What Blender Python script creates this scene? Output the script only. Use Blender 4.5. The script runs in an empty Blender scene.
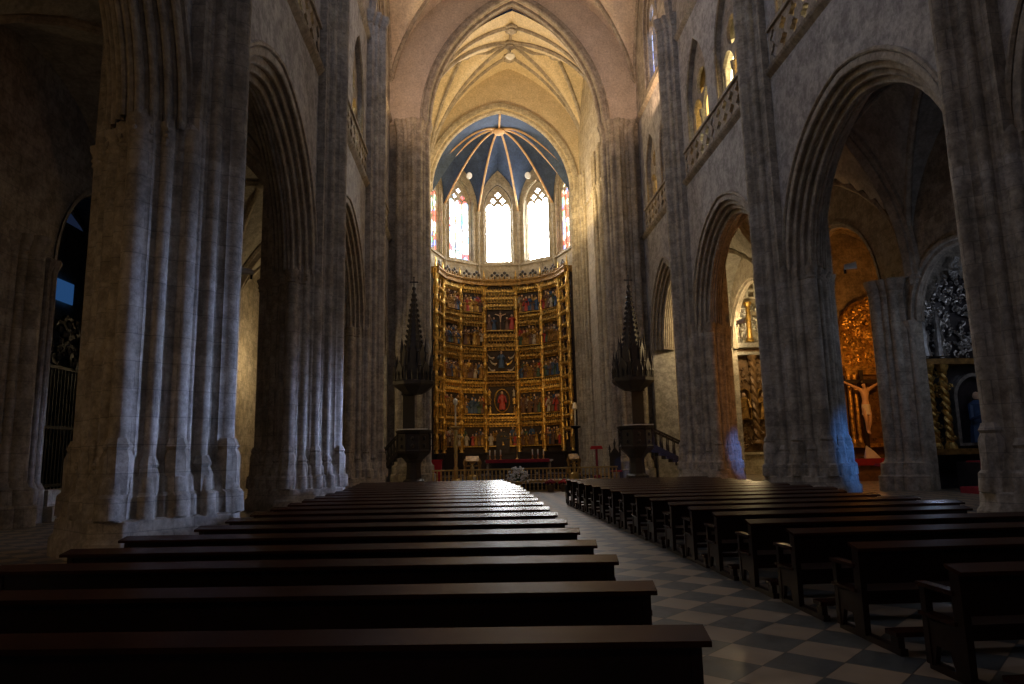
import bpy, math, random
from mathutils import Vector, Matrix
from mathutils.geometry import tessellate_polygon
random.seed(7)
S = bpy.context.scene
COL = S.collection
PI = math.pi

# ------------------------------------------------------------------ camera
EYE = 1.55
def setup_camera():
    f = 700.0
    d = Vector((478-512, -(455-342), -f)).normalized()      # nave direction (+Y) in camera space
    u = Vector((-.014, 1, 0)); u = (u - d*u.dot(d)).normalized()
    r = d.cross(u)
    rot = Matrix(((r.x, r.y, r.z), (d.x, d.y, d.z), (u.x, u.y, u.z)))   # camera -> world
    cd = bpy.data.cameras.new('camera'); cd.sensor_width = 36; cd.sensor_fit = 'HORIZONTAL'
    cd.lens = 36*f/1024; cd.clip_start = .05; cd.clip_end = 300
    o = bpy.data.objects.new('camera', cd); COL.objects.link(o)
    o.matrix_world = Matrix.Translation((0, 0, EYE)) @ rot.to_4x4()
    S.camera = o
setup_camera()

# ------------------------------------------------------------------ world, lights, exposure
S.view_settings.view_transform = 'Standard'; S.view_settings.look = 'None'
S.view_settings.exposure = 0.0; S.view_settings.gamma = 1.0
S.view_settings.use_curve_mapping = False
S.cycles.use_denoising = True
S.cycles.max_bounces = 6; S.cycles.diffuse_bounces = 4; S.cycles.glossy_bounces = 3
S.cycles.sample_clamp_indirect = 4
W = bpy.data.worlds.new('world'); S.world = W; W.use_nodes = True
W.node_tree.nodes['Background'].inputs[0].default_value = (.25, .42, 1, 1)
W.node_tree.nodes['Background'].inputs[1].default_value = .025

def area(name, loc, target, size, power, color, size_y=None, spread=180):
    l = bpy.data.lights.new(name, 'AREA'); l.energy = power; l.color = color
    l.shape = 'RECTANGLE'; l.size = size; l.size_y = size_y or size; l.spread = math.radians(spread)
    o = bpy.data.objects.new(name, l); COL.objects.link(o); o.location = loc
    o.rotation_euler = (Vector(target)-Vector(loc)).to_track_quat('-Z', 'Y').to_euler()
    return o
def spot(name, loc, target, power, color, ang=60, blend=.8, r=.2):
    l = bpy.data.lights.new(name, 'SPOT'); l.energy = power; l.color = color
    l.spot_size = math.radians(ang); l.spot_blend = blend; l.shadow_soft_size = r
    o = bpy.data.objects.new(name, l); COL.objects.link(o); o.location = loc
    o.rotation_euler = (Vector(target)-Vector(loc)).to_track_quat('-Z', 'Y').to_euler()
    return o
def point(name, loc, power, color, r=.3):
    l = bpy.data.lights.new(name, 'POINT'); l.energy = power; l.color = color; l.shadow_soft_size = r
    o = bpy.data.objects.new(name, l); COL.objects.link(o); o.location = loc
    return o

COOL = (.60, .70, 1); WARM = (1, .72, .36); AMBER = (1, .58, .18)
# lamps put at the right chapel openings, standing in for daylight across the nave
area('aisle_cool_light', (15.2, 18.9, 3.4), (-4.2, 13.3, 2.2), 1.6, 85, (.42, .55, 1), 2.6, 26)
area('aisle_cool_light', (15.0, 27.2, 3.4), (-4.2, 24.2, 2.4), 1.4, 60, (.42, .55, 1), 2.4, 15)
point('chapel_cool_light', (18.8, 19.6, 7.2), 60, (.7, .78, 1), .3)  # cool lamp added inside the dark chapel to brighten its altarpiece, no window there
point('aisle_cool_light', (14.7, 21.2, 5.6), 26, (.6, .72, 1), .1)  # small hidden lamp added to lift the dim right aisle vault
for q_ in ((11.35, 18.2), (11.35, 28.4), (11.35, 25.9), (11.35, 37.5), (-6.05, 28.5), (-6.05, 18.2)): point('passage_lamp', (q_[0], q_[1], 17.3), 22, (1, .58, .16), .1)
# blue daylight from the side chapel windows on the backs of the right piers
spot('chapel_cool_light', (15.5, 19.9, 2.2), (12.5, 22.9, 1.4), 620, (.07, .28, 1), 44, 1, .15)
spot('chapel_cool_light', (15.1, 30.2, 2.2), (12.6, 33.1, 1.4), 560, (.07, .28, 1), 38, 1, .15)
# daylight of the clerestory of the nave
for yy in (8, 18.2, 28.5):
    area('clerestory_light', (9.8, yy, 27.5), (-5.3, yy+5, 9), 4, 60, COOL, 6)
    area('clerestory_light', (-4.5, yy, 27.5), (10.6, yy+5, 10), 4, 260, COOL, 6)
# lamps of the chancel
spot('chancel_lamp', (7.2, 43.6, 6), (1.2, 57, 6), 1050, AMBER, 60, 1)
spot('chancel_lamp', (-2.4, 43.6, 6), (3.0, 57, 6), 900, AMBER, 60, 1)
area('chancel_vault_lamp', (5.4, 45.5, 16), (1, 47, 29), 1.2, 900, WARM)
area('chancel_vault_lamp', (-1.4, 44, 16), (4, 48, 29), 1.2, 700, WARM)
area('nave_vault_lamp', (-4.2, 37, 20.5), (2, 38, 33), 1.0, 260, (1, .62, .36))
area('nave_vault_lamp', (9.4, 37, 20.5), (3, 38, 33), 1.0, 260, (1, .62, .36))
# lamps of the aisles and chapels
point('aisle_lamp', (-9.6, 36, 6.5), 300, WARM)
point('aisle_lamp', (13.6, 38.6, 8.5), 400, WARM)
point('chapel_lamp', (16.6, 40.5, 8.6), 500, WARM)
point('chapel_lamp', (17.2, 29.0, 5.4), 260, (1, .38, .07), .25)
point('aisle_lamp', (-9.5, 6.0, 4.2), 90, (1, .62, .25))
point('nave_warm_fill', (-1.5, -5.5, 7), 110, (1, .66, .34), .5)  # unseen warm lamp added behind the camera to tint the near piers

# ------------------------------------------------------------------ materials
def nodes_of(m):
    m.use_nodes = True
    nt = m.node_tree
    return nt, nt.nodes, nt.links, nt.nodes['Principled BSDF']
def mix(nt, a, b, fac, mode='MIX'):
    n = nt.nodes.new('ShaderNodeMix'); n.data_type = 'RGBA'; n.blend_type = mode
    for sock, val in ((n.inputs[6], a), (n.inputs[7], b), (n.inputs[0], fac)):
        if hasattr(val, 'links'): nt.links.new(val, sock)
        elif isinstance(val, (int, float)): sock.default_value = val
        else: sock.default_value = (*val, 1)
    return n.outputs[2]
def noise(nt, scale, detail=4, rough=.6, vec=None):
    n = nt.nodes.new('ShaderNodeTexNoise'); n.inputs['Scale'].default_value = scale
    n.inputs['Detail'].default_value = detail; n.inputs['Roughness'].default_value = rough
    if vec: nt.links.new(vec, n.inputs['Vector'])
    return n.outputs[0]
def ramp(nt, fac, stops):
    n = nt.nodes.new('ShaderNodeValToRGB'); nt.links.new(fac, n.inputs[0])
    e = n.color_ramp.elements
    while len(e) < len(stops): e.new(.5)
    for k, (p, c) in enumerate(stops):
        e[k].position = p; e[k].color = (*c, 1) if len(c) == 3 else c
    return n.outputs[0]
def pos(nt): return nt.nodes.new('ShaderNodeNewGeometry').outputs['Position']
def objco(nt): return nt.nodes.new('ShaderNodeTexCoord').outputs['Object']

def stone_mat(name, c1, c2, mortar=.45, course=.46, blocks=True, dirt=.5):
    m = bpy.data.materials.new(name); nt, N, L, B = nodes_of(m)
    p = pos(nt)
    base = mix(nt, c1, c2, ramp(nt, noise(nt, .9, 6, .65, p), [(.35, (0, 0, 0)), (.65, (1, 1, 1))]))
    fine = ramp(nt, noise(nt, 9, 5, .7, p), [(.3, (.62, .62, .62)), (.7, (1.1, 1.1, 1.1))])
    col = mix(nt, base, fine, 1, 'MULTIPLY')
    blot = ramp(nt, noise(nt, 2.3, 7, .75, p), [(.42, (1-dirt,)*3), (.56, (1, 1, 1))])
    col = mix(nt, col, blot, 1, 'MULTIPLY')
    bmp_h = noise(nt, 14, 6, .7, p)
    if blocks:
        sx = N.new('ShaderNodeSeparateXYZ'); L.new(p, sx.inputs[0])
        ad = N.new('ShaderNodeMath'); ad.operation = 'ADD'; L.new(sx.outputs[0], ad.inputs[0]); L.new(sx.outputs[1], ad.inputs[1])
        cb = N.new('ShaderNodeCombineXYZ'); L.new(ad.outputs[0], cb.inputs[0]); L.new(sx.outputs[2], cb.inputs[1])
        br = N.new('ShaderNodeTexBrick'); L.new(cb.outputs[0], br.inputs['Vector'])
        br.inputs['Scale'].default_value = 1; br.inputs['Brick Width'].default_value = .95
        br.inputs['Row Height'].default_value = course; br.inputs['Mortar Size'].default_value = .009
        br.inputs['Mortar Smooth'].default_value = .4
        br.inputs['Color1'].default_value = (.88, .87, .86, 1); br.inputs['Color2'].default_value = (1.03, 1.01, .98, 1)
        br.inputs['Mortar'].default_value = (mortar, mortar, mortar, 1)
        col = mix(nt, col, br.outputs[0], 1, 'MULTIPLY')
    L.new(col, B.inputs['Base Color']); B.inputs['Roughness'].default_value = .85
    bp = N.new('ShaderNodeBump'); bp.inputs['Strength'].default_value = .35; bp.inputs['Distance'].default_value = .03
    L.new(bmp_h, bp.inputs['Height']); L.new(bp.outputs[0], B.inputs['Normal'])
    return m
def plain(name, col, rough=.6, metal=0, var=.25, scale=4, bump=0, spec=None):
    m = bpy.data.materials.new(name); nt, N, L, B = nodes_of(m)
    v = ramp(nt, noise(nt, scale, 5, .65, objco(nt)), [(.3, (1-var,)*3), (.7, (1+var*.4,)*3)])
    L.new(mix(nt, col, v, 1, 'MULTIPLY'), B.inputs['Base Color'])
    B.inputs['Roughness'].default_value = rough; B.inputs['Metallic'].default_value = metal
    if spec is not None: B.inputs['Specular IOR Level'].default_value = spec
    if bump:
        bp = N.new('ShaderNodeBump'); bp.inputs['Strength'].default_value = bump; bp.inputs['Distance'].default_value = .02
        L.new(noise(nt, scale*6, 5, .7, objco(nt)), bp.inputs['Height']); L.new(bp.outputs[0], B.inputs['Normal'])
    return m
def emit(name, col, strength):
    m = bpy.data.materials.new(name); nt, N, L, B = nodes_of(m)
    B.inputs['Base Color'].default_value = (0, 0, 0, 1)
    B.inputs['Emission Color'].default_value = (*col, 1); B.inputs['Emission Strength'].default_value = strength
    return m
def stained(name, strength, stops, scale=2.2, pale=.3):
    m = bpy.data.materials.new(name); nt, N, L, B = nodes_of(m)
    p = pos(nt)
    vo = N.new('ShaderNodeTexVoronoi'); vo.inputs['Scale'].default_value = scale; L.new(p, vo.inputs['Vector'])
    sp = N.new('ShaderNodeSeparateColor'); L.new(vo.outputs['Color'], sp.inputs[0])
    col = ramp(nt, sp.outputs[0], stops)
    nt.nodes[-1].color_ramp.interpolation = 'CONSTANT'
    ve = N.new('ShaderNodeTexVoronoi'); ve.feature = 'DISTANCE_TO_EDGE'; ve.inputs['Scale'].default_value = scale; L.new(p, ve.inputs['Vector'])
    lead = ramp(nt, ve.outputs[0], [(.02, (.05, .05, .05)), (.06, (1, 1, 1))])
    col = mix(nt, col, lead, 1, 'MULTIPLY')
    B.inputs['Base Color'].default_value = (.02, .02, .02, 1)
    L.new(col, B.inputs['Emission Color']); B.inputs['Emission Strength'].default_value = strength
    return m

M = {}
M['stone'] = stone_mat('limestone', (.40, .35, .27), (.54, .49, .42), mortar=.62, dirt=.4)
M['stone_pale'] = stone_mat('pale_chancel_stone', (.52, .45, .32), (.60, .54, .42), dirt=.3)
M['rib'] = stone_mat('rib_stone', (.38, .32, .25), (.48, .43, .35), blocks=False, dirt=.35)
M['plaster'] = stone_mat('wall_render', (.40, .38, .36), (.54, .52, .49), blocks=False, dirt=.4)
M['vault'] = stone_mat('vault_render', (.66, .54, .34), (.74, .62, .42), blocks=False, dirt=.12)
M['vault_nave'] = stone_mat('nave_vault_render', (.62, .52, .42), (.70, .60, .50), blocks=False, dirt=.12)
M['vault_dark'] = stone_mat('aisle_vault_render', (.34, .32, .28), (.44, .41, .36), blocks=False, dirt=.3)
M['apse_blue'] = stone_mat('blue_vault_paint', (.045, .075, .15), (.075, .115, .20), blocks=False, dirt=.25)
M['rib_gold'] = plain('ochre_rib_paint', (.60, .37, .16), .6, 0, .3, 3)
M['gold'] = plain('aged_gilding', (.72, .46, .13), .42, .75, .9, 5, .5)
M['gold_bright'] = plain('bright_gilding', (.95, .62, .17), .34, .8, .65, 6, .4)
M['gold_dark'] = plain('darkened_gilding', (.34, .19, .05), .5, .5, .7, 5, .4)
M['recess'] = plain('painted_recess_shade', (.045, .032, .028), .8, 0, .5)  # near-black colour stands in for shade in the altarpiece recesses and canopy gaps
M['bronze'] = plain('dark_iron', (.03, .03, .035), .5, .7, .4)
M['pulpit'] = plain('black_oak', (.022, .017, .015), .55, 0, .4, 5)
M['wood'] = plain('dark_varnished_wood', (.024, .010, .006), .3, 0, .45, 3, .05, .3)
M['wood_top'] = plain('polished_ledge_wood', (.040, .012, .006), .22, 0, .4, 3, .0, .2)
M['marble_dark'] = plain('dark_marble', (.03, .025, .03), .3, 0, .5)
M['red_cloth'] = plain('crimson_cloth', (.30, .015, .03), .8, 0, .3)
M['red_bright'] = plain('scarlet_cloth', (.5, .01, .01), .7, 0, .2)
M['white_cloth'] = plain('white_linen', (.7, .68, .62), .8, 0, .15)
M['brass'] = plain('polished_brass', (.75, .52, .18), .28, .9, .25)
M['wax'] = plain('candle_wax', (.75, .70, .55), .5, 0, .1)
M['flesh'] = plain('painted_flesh', (.62, .42, .28), .5, 0, .15)
M['flower'] = plain('white_petals', (.75, .74, .68), .6, 0, .2)
M['leaf'] = plain('green_leaves', (.05, .10, .03), .6, 0, .4)
M['silver'] = plain('silvered_carving', (.45, .44, .42), .35, .8, .5, 6, .3)
M['barwood'] = plain('brown_carved_wood', (.20, .115, .05), .5, .1, .5, 5, .4)
M['glass'] = plain('crystal_glass', (.8, .8, .85), .1, 0, .1)
FIG = [plain('painted_red', (.38, .04, .03), .5), plain('painted_blue', (.03, .07, .16), .5), plain('painted_green', (.05, .09, .06), .5),
       M['gold'], M['gold_bright'], plain('painted_white', (.42, .38, .32), .5), plain('painted_brown', (.12, .06, .035), .5), M['gold_dark']]

def floor_mat():
    m = bpy.data.materials.new('checkered_marble_floor'); nt, N, L, B = nodes_of(m)
    p = pos(nt)
    mp = N.new('ShaderNodeMapping'); mp.inputs['Rotation'].default_value = (0, 0, PI/4)
    mp.inputs['Location'].default_value = (.12, .05, .5); mp.vector_type = 'POINT'; L.new(p, mp.inputs[0])
    ch = N.new('ShaderNodeTexChecker'); ch.inputs['Scale'].default_value = 1/.435; L.new(mp.outputs[0], ch.inputs['Vector'])
    big = noise(nt, 1.1, 5, .6, p); sm = noise(nt, 6, 6, .7, p)
    light = mix(nt, (.40, .28, .16), (.38, .32, .24), big)
    dark = mix(nt, (.07, .08, .08), (.12, .125, .11), big)
    col = mix(nt, dark, light, ch.outputs['Fac'])
    col = mix(nt, col, ramp(nt, sm, [(.3, (.7, .7, .7)), (.7, (1.1, 1.1, 1.1))]), 1, 'MULTIPLY')
    # joints
    br = N.new('ShaderNodeTexBrick'); L.new(mp.outputs[0], br.inputs['Vector']); br.offset = 0
    br.inputs['Scale'].default_value = 1; br.inputs['Brick Width'].default_value = .435; br.inputs['Row Height'].default_value = .435
    br.inputs['Mortar Size'].default_value = .006; br.inputs['Color1'].default_value = (1, 1, 1, 1); br.inputs['Color2'].default_value = (.8, .8, .8, 1)
    br.inputs['Mortar'].default_value = (.3, .3, .3, 1)
    L.new(mix(nt, col, br.outputs[0], 1, 'MULTIPLY'), B.inputs['Base Color'])
    L.new(ramp(nt, sm, [(.3, (.28, .28, .28)), (.7, (.48, .48, .48))]), B.inputs['Roughness'])
    return m
M['floor'] = floor_mat()
WHITE = (1, .97, .92)
M['sg_center'] = stained('stained_glass_sunlit', 34, [(0, (1, .98, .95)), (.55, (.95, .97, 1)), (.8, (1, .9, .75)), (.93, (.75, .85, 1))], 1.6)
M['sg_left'] = stained('stained_glass_blue_red', 5.5, [(0, (.85, .9, 1)), (.38, (.25, .5, .9)), (.55, (.9, .95, 1)), (.72, (.85, .1, .1)), (.82, (.2, .55, .45)), (.9, (.95, .8, .5))], 2.0)
M['sg_side'] = stained('stained_glass_red', 4.5, [(0, (.9, .12, .08)), (.28, (.9, .85, .8)), (.55, (.25, .3, .75)), (.7, (1, .8, .5)), (.85, (.2, .5, .3))], 2.0)
M['sg_green'] = stained('stained_glass_green', 3, [(0, (.15, .8, .3)), (.6, (.6, 1, .7))], 2.5)
M['sg_nave'] = stained('stained_glass_nave', 1.3, [(0, (.55, .65, 1)), (.4, (.85, .85, 1)), (.7, (.4, .45, .9)), (.9, (1, .7, .5))], 1.8)
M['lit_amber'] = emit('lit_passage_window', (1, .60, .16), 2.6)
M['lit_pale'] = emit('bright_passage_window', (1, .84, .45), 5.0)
M['lit_blue'] = emit('blue_glass', (.05, .18, .5), .28)
M['lit_blue_side'] = emit('blue_aisle_glass', (.2, .45, 1), .5)
M['flame'] = emit('candle_flame', (1, .35, .1), 6)

# ------------------------------------------------------------------ mesh builder
class MB:
    def __init__(s): s.v = []; s.f = []; s.m = []; s.cur = 0
    def face(s, idx): s.f.append(tuple(idx)); s.m.append(s.cur)
    def box(s, x0, x1, y0, y1, z0, z1, T=None):
        b = len(s.v)
        for x, y, z in ((x0, y0, z0), (x1, y0, z0), (x1, y1, z0), (x0, y1, z0), (x0, y0, z1), (x1, y0, z1), (x1, y1, z1), (x0, y1, z1)):
            p = Vector((x, y, z)); s.v.append(tuple(T(p) if T else p))
        for q in ((3, 2, 1, 0), (4, 5, 6, 7), (0, 1, 5, 4), (1, 2, 6, 5), (2, 3, 7, 6), (3, 0, 4, 7)): s.face([b+i for i in q])
        return s
    def loft(s, rings, caps=True, closed=True):
        b = len(s.v); n = len(rings[0])
        for r in rings: s.v.extend(tuple(p) for p in r)
        for k in range(len(rings)-1):
            for i in range(n if closed else n-1):
                j = (i+1) % n
                s.face((b+k*n+i, b+k*n+j, b+(k+1)*n+j, b+(k+1)*n+i))
        if caps and closed:
            s.face([b+i for i in range(n)][::-1]); s.face([b+(len(rings)-1)*n+i for i in range(n)])
        return s
    def lathe(s, cx, cy, prof, n=12, T=None, ph=0, sx=1, sy=1):
        rings = []
        for r, z in prof:
            ring = [Vector((cx+max(r, .0005)*sx*math.cos(2*PI*i/n+ph), cy+max(r, .0005)*sy*math.sin(2*PI*i/n+ph), z)) for i in range(n)]
            rings.append([T(p) for p in ring] if T else ring)
        return s.loft(rings)
    def tube(s, pts, r, n=6, r2=None):
        pts = [Vector(p) for p in pts]; rings = []; up = None
        for k, p in enumerate(pts):
            t = (pts[min(k+1, len(pts)-1)]-pts[max(k-1, 0)]).normalized()
            if up is None: up = t.orthogonal().normalized()
            up = (up - t*up.dot(t)).normalized(); w = t.cross(up)
            rr = r if r2 is None else r+(r2-r)*k/(len(pts)-1)
            rings.append([p+(up*math.cos(2*PI*i/n)+w*math.sin(2*PI*i/n))*rr for i in range(n)])
        return s.loft(rings)
    def ball(s, c, r, n=8, m=5, T=None):
        rx, ry, rz = (r, r, r) if isinstance(r, (int, float)) else r
        rings = []
        for k in range(m+1):
            a = -PI/2+PI*k/m; cr = max(math.cos(a), .01)
            ring = [Vector((c[0]+rx*cr*math.cos(2*PI*i/n), c[1]+ry*cr*math.sin(2*PI*i/n), c[2]+rz*math.sin(a))) for i in range(n)]
            rings.append([T(p) for p in ring] if T else ring)
        return s.loft(rings)
    def plate(s, outer, holes, t0, t1, T):
        """2D polygon (s,z) with holes extruded from t0 to t1; T(s,z,t)->xyz"""
        loops = [outer]+holes
        flat = [p for l in loops for p in l]
        tris = tessellate_polygon([[Vector((p[0], p[1], 0)) for p in l] for l in loops])
        b = len(s.v); n = len(flat)
        for t in (t0, t1):
            for p in flat: s.v.append(tuple(T(p[0], p[1], t)))
        for a, c, d in tris:
            s.face((b+a, b+c, b+d)); s.face((b+n+d, b+n+c, b+n+a))
        o = b
        for l in loops:
            k = len(l)
            for i in range(k):
                j = (i+1) % k; s.face((o+i, o+j, o+n+j, o+n+i))
            o += k
        return s
    def build(s, name, mat, parent=None, smooth=False, loc=None):
        me = bpy.data.meshes.new(name)
        vs = s.v if loc is None else [(a-loc[0], b-loc[1], c-loc[2]) for a, b, c in s.v]
        me.from_pydata(vs, [], s.f)
        for m in (mat if isinstance(mat, (list, tuple)) else [mat]): me.materials.append(m)
        me.polygons.foreach_set('material_index', s.m)
        import bmesh
        bm = bmesh.new(); bm.from_mesh(me); bmesh.ops.recalc_face_normals(bm, faces=bm.faces); bm.to_mesh(me); bm.free()
        if smooth:
            me.polygons.foreach_set('use_smooth', [True]*len(me.polygons))
            me.set_sharp_from_angle(angle=math.radians(40))
        o = bpy.data.objects.new(name, me); COL.objects.link(o)
        if loc is not None: o.location = loc
        if parent is not None:
            o.parent = parent
            if loc is None: o.matrix_parent_inverse = parent.matrix_basis.inverted()
        return o
def thing(name, label, cat, loc=(0, 0, 0), group=None):
    o = bpy.data.objects.new(name, None); COL.objects.link(o); o.location = loc
    o.empty_display_size = .2
    o['label'] = label; o['category'] = cat
    if group: o['group'] = group
    return o
def tag(o, label, cat, group=None):
    o['label'] = label; o['category'] = cat
    if group: o['group'] = group
    return o
def struct(o, kind='structure'):
    o['kind'] = kind; return o

def arch_pts(a, h, n=12, d=0.0, s0=0.0, z0=0.0):
    """pointed arch from left springing over apex to right springing (s,z), offset inward d"""
    R = (a*a+h*h)/(2*a); c = R-a
    r = R-d; pm = math.acos(max(-1, min(1, c/r)))
    right = [(-c+r*math.cos(pm*k/n), r*math.sin(pm*k/n)) for k in range(n+1)]
    left = [(-x, z) for x, z in right]
    return [(s0+x, z0+z) for x, z in left+right[::-1][1:]]
def arch_hole(a, h, s0, zb, zs, n=12, d=0):
    A = arch_pts(a, h, n, d, s0, zs)
    return [(s0-a+d, zb)]+A+[(s0+a-d, zb)]
def ordinal(k): return ['first', 'second', 'third', 'fourth', 'fifth', 'sixth', 'seventh', 'eighth', 'ninth', 'tenth', 'eleventh', 'twelfth',
    'thirteenth', 'fourteenth', 'fifteenth', 'sixteenth', 'seventeenth', 'eighteenth', 'nineteenth', 'twentieth', 'twenty-first', 'twenty-second'][k]

# ------------------------------------------------------------------ plan
AX = 2.65
PY = [-7.4, 2.8, 13.1, 23.4, 33.6]          # pier positions
YE = 42.0                                    # chancel arch
XL, XR = -5.3, 10.6                          # nave wall faces
OL, OR = -12.0, 15.5                         # outer aisle walls
ZS = 7.5                                     # springing of the arcade
SIDES = (('left', -1, XL, OL), ('right', 1, XR, OR))

# floor
mb = MB(); mb.box(-19, 23, -8, 60, -.3, 0); struct(mb.build('floor', M['floor']))

def ribprof(r): return r

def moulded_arch(mb, T, a, h, zs, depth, inner, n=14, steps=4, s0=0):
    """stepped, rolled intrados from both faces towards the middle; T(s,z,t)"""
    prof = []
    for k in range(steps):
        d0 = inner*k/steps; d1 = inner*(k+1)/steps; t0 = -depth/2*(1-k/steps); t1 = -depth/2*(1-(k+1)/steps)
        prof += [(d0-.02, t0), (d0+.10*(inner/steps), t0-.0), (d1-.35*(inner/steps), t0+.0)]
        # roll on the edge
        rr = .30*(inner/steps)
        for q in range(5):
            an = -PI/2+PI*q/4
            prof.append((d1-rr+rr*math.cos(an)*1.1, t0+rr+rr*math.sin(an)))
        prof += [(d1-.6*rr, t0+2.4*rr), (d1, t1)] if False else [(d1-.5*rr, t0+2.2*rr)]
    prof.append((inner, 0))
    full = prof+[(d, -t) for d, t in prof[::-1][1:]]
    R = (a*a+h*h)/(2*a); c = R-a
    rings = []
    for sgn in (-1, 1):
        rg = []
        for k in range(n+1):
            ring = []
            for d, t in full:
                r = R-d; pm = math.acos(min(1, c/r)); ph = pm*k/n
                ring.append(T(s0+sgn*(-c+r*math.cos(ph)), zs+r*math.sin(ph), t))
            rg.append(ring)
        mb.loft(rg, closed=False)

# ------------------------------------------------------------------ arcade walls
def side_wall(side, sg, X, O):
    cx = X+sg*.65
    T = lambda s, z, t: (cx+t*sg, s, z)
    bays = [((PY[i]+PY[i+1])/2, (PY[i+1]-PY[i])/2) for i in range(4)]+[((PY[4]+YE)/2, (YE-PY[4])/2)]
    holes = []; arches = []
    for k, (yc, hb) in enumerate(bays):
        a = hb-.75; h = 4.75 if k < 4 else 4.7
        holes.append(arch_hole(a, h, yc, -.1, ZS)); arches.append((yc, a, h))
    mb = MB(); mb.plate([(-8, -.3), (YE+.8, -.3), (YE+.8, 14.7), (-8, 14.7)], holes, -.65, .65, T)
    struct(mb.build('wall_'+side, M['plaster']))
    mb = MB()
    for yc, a, h in arches:
        moulded_arch(mb, T, a, h, ZS, 1.36, .72, s0=yc)
        # hood roll
        for t in (-.68,):
            mb.tube([T(s, z, t) for s, z in arch_pts(a, h, 12, -.12, yc, ZS)], .07, 6)
    struct(mb.build('trim_arch_'+side, M['rib'], smooth=True))
    # string courses
    mb = MB()
    for z, w in ((14.75, .16), (22.6, .13)):
        mb.loft([[Vector((X+sg*.1, y, z-.28)), Vector((X-sg*w, y, z-.03)), Vector((X-sg*(w+.05), y, z+.06)), Vector((X+sg*.1, y, z+.12))] for y in (-8, YE)])
    struct(mb.build('trim_string_'+side, M['rib']))
    # triforium wall: outer plate with tall pointed niches
    T2 = lambda s, z, t: (X+sg*t, s, z)
    outer = []; inner = []
    mt = MB(); mpale = MB(); mamb = MB(); shafts = MB(); back = MB(); bal = MB()
    bk_holes = []
    for k, (yc, hb) in enumerate(bays):
        q = (hb-.95)/2
        for e in (-1, 1):
            s0 = yc+e*q*1.0
            a = q*.74; zs = 18.3; h = a*1.9
            outer.append(arch_hole(a, h, s0, 14.95, zs))
            # inner tracery: two lancets, oculus
            b = a*.46
            l1 = arch_hole(b, b*1.3, s0-a*.5, 15.2, 17.5, 6); l2 = arch_hole(b, b*1.3, s0+a*.5, 15.2, 17.5, 6)
            oc = [(s0+.42*a*math.cos(2*PI*i/12), 19.0+.42*a*math.sin(2*PI*i/12)) for i in range(12)]
            mt.plate(arch_hole(a+.05, h, s0, 14.9, zs), [l1, l2, oc], .3, .45, T2)
            shafts.lathe(X+sg*.25, s0, [(.11, 14.95), (.09, 15.2), (.075, 15.3), (.075, 17.1), (.12, 17.2), (.15, 17.5), (.06, 17.55)], 8)
            for dd in (0, .16):
                mt.tube([T2(s, z, .06+dd*2) for s, z in [(s0-a+dd, 14.95)]+arch_pts(a, h, 8, dd, s0, zs)+[(s0+a-dd, 14.95)]], .055, 5)
            hole = arch_hole(a*.8, a*1.1, s0+1.9, 15.2, 18.0, 6)
            bk_holes.append(hole)
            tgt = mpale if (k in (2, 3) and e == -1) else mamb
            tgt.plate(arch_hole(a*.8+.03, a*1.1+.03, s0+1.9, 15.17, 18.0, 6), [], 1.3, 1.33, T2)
        # balustrade with quatrefoil tracery
        n = int((hb*2-1.9)/.72); w = (hb*2-1.9)/n; y0 = yc-hb+.95
        hs = []
        for i in range(n):
            c0 = y0+(i+.5)*w
            for zc in (15.28, 15.83):
                hs.append([(c0+(.225+.06*math.cos(4*an))*math.cos(an), zc+(.225+.06*math.cos(4*an))*math.sin(an)) for an in [2*PI*j/16 for j in range(16)]])
        bal.plate([(y0, 14.9), (y0+n*w, 14.9), (y0+n*w, 16.2), (y0, 16.2)], hs, -.06, .1, T2)
        bal.box(X-.15, X+.15, y0, y0+n*w, 16.18, 16.3)
    mb = MB(); mb.plate([(-8, 14.7), (YE, 14.7), (YE, 22.6), (-8, 22.6)], outer, 0, .45, T2)
    struct(mb.build('wall_triforium_'+side, M['plaster']))
    struct(mt.build('trim_tracery_'+side, M['rib'], smooth=True))
    struct(shafts.build('trim_colonnette_'+side, M['stone_pale'], smooth=True))
    struct(bal.build('trim_balustrade_'+side, M['rib']))
    back.plate([(-8, 14.5), (YE, 14.5), (YE, 22.6), (-8, 22.6)], bk_holes, 1.0, 1.3, T2)
    back.box(min(X+sg*.02, X+sg*1.4), max(X+sg*.02, X+sg*1.4), -8, YE, 14.4, 14.7)
    struct(back.build('wall_passage_'+side, M['stone_pale']))
    struct(mpale.build('window_triforium_bright_'+side, M['lit_pale']))
    struct(mamb.build('window_triforium_amber_'+side, M['lit_amber']))
    # clerestory
    ch = []; gl = MB(); tr = MB()
    for k, (yc, hb) in enumerate(bays):
        a = hb*.40; h = a*1.5; zs = 27.2
        ch.append(arch_hole(a, h, yc, 23.4, zs))
        gl.plate(arch_hole(a+.02, h, yc, 23.35, zs), [], .55, .58, T2)
        b = a*.29
        hs = [arch_hole(b, b*1.4, yc+o*a*.64, 23.5, 26.6, 6) for o in (-1, 0, 1)]
        hs += [[(yc+o+.3*a*math.cos(2*PI*i/10), zz+.3*a*math.sin(2*PI*i/10)) for i in range(10)] for o, zz in ((-a*.38, 27.9), (a*.38, 27.9), (0, 28.9))]
        tr.plate(arch_hole(a+.05, h, yc, 23.35, zs), hs, .3, .5, T2)
        for dd in (0, .2): tr.tube([T2(s, z, .02+dd) for s, z in [(yc-a+dd, 23.4)]+arch_pts(a, h, 8, dd, yc, zs)+[(yc+a-dd, 23.4)]], .07, 5)
    mb = MB(); mb.plate([(-8, 22.6), (YE, 22.6), (YE, 34), (-8, 34)], ch, 0, .8, T2)
    struct(mb.build('wall_clerestory_'+side, M['stone']))
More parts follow.
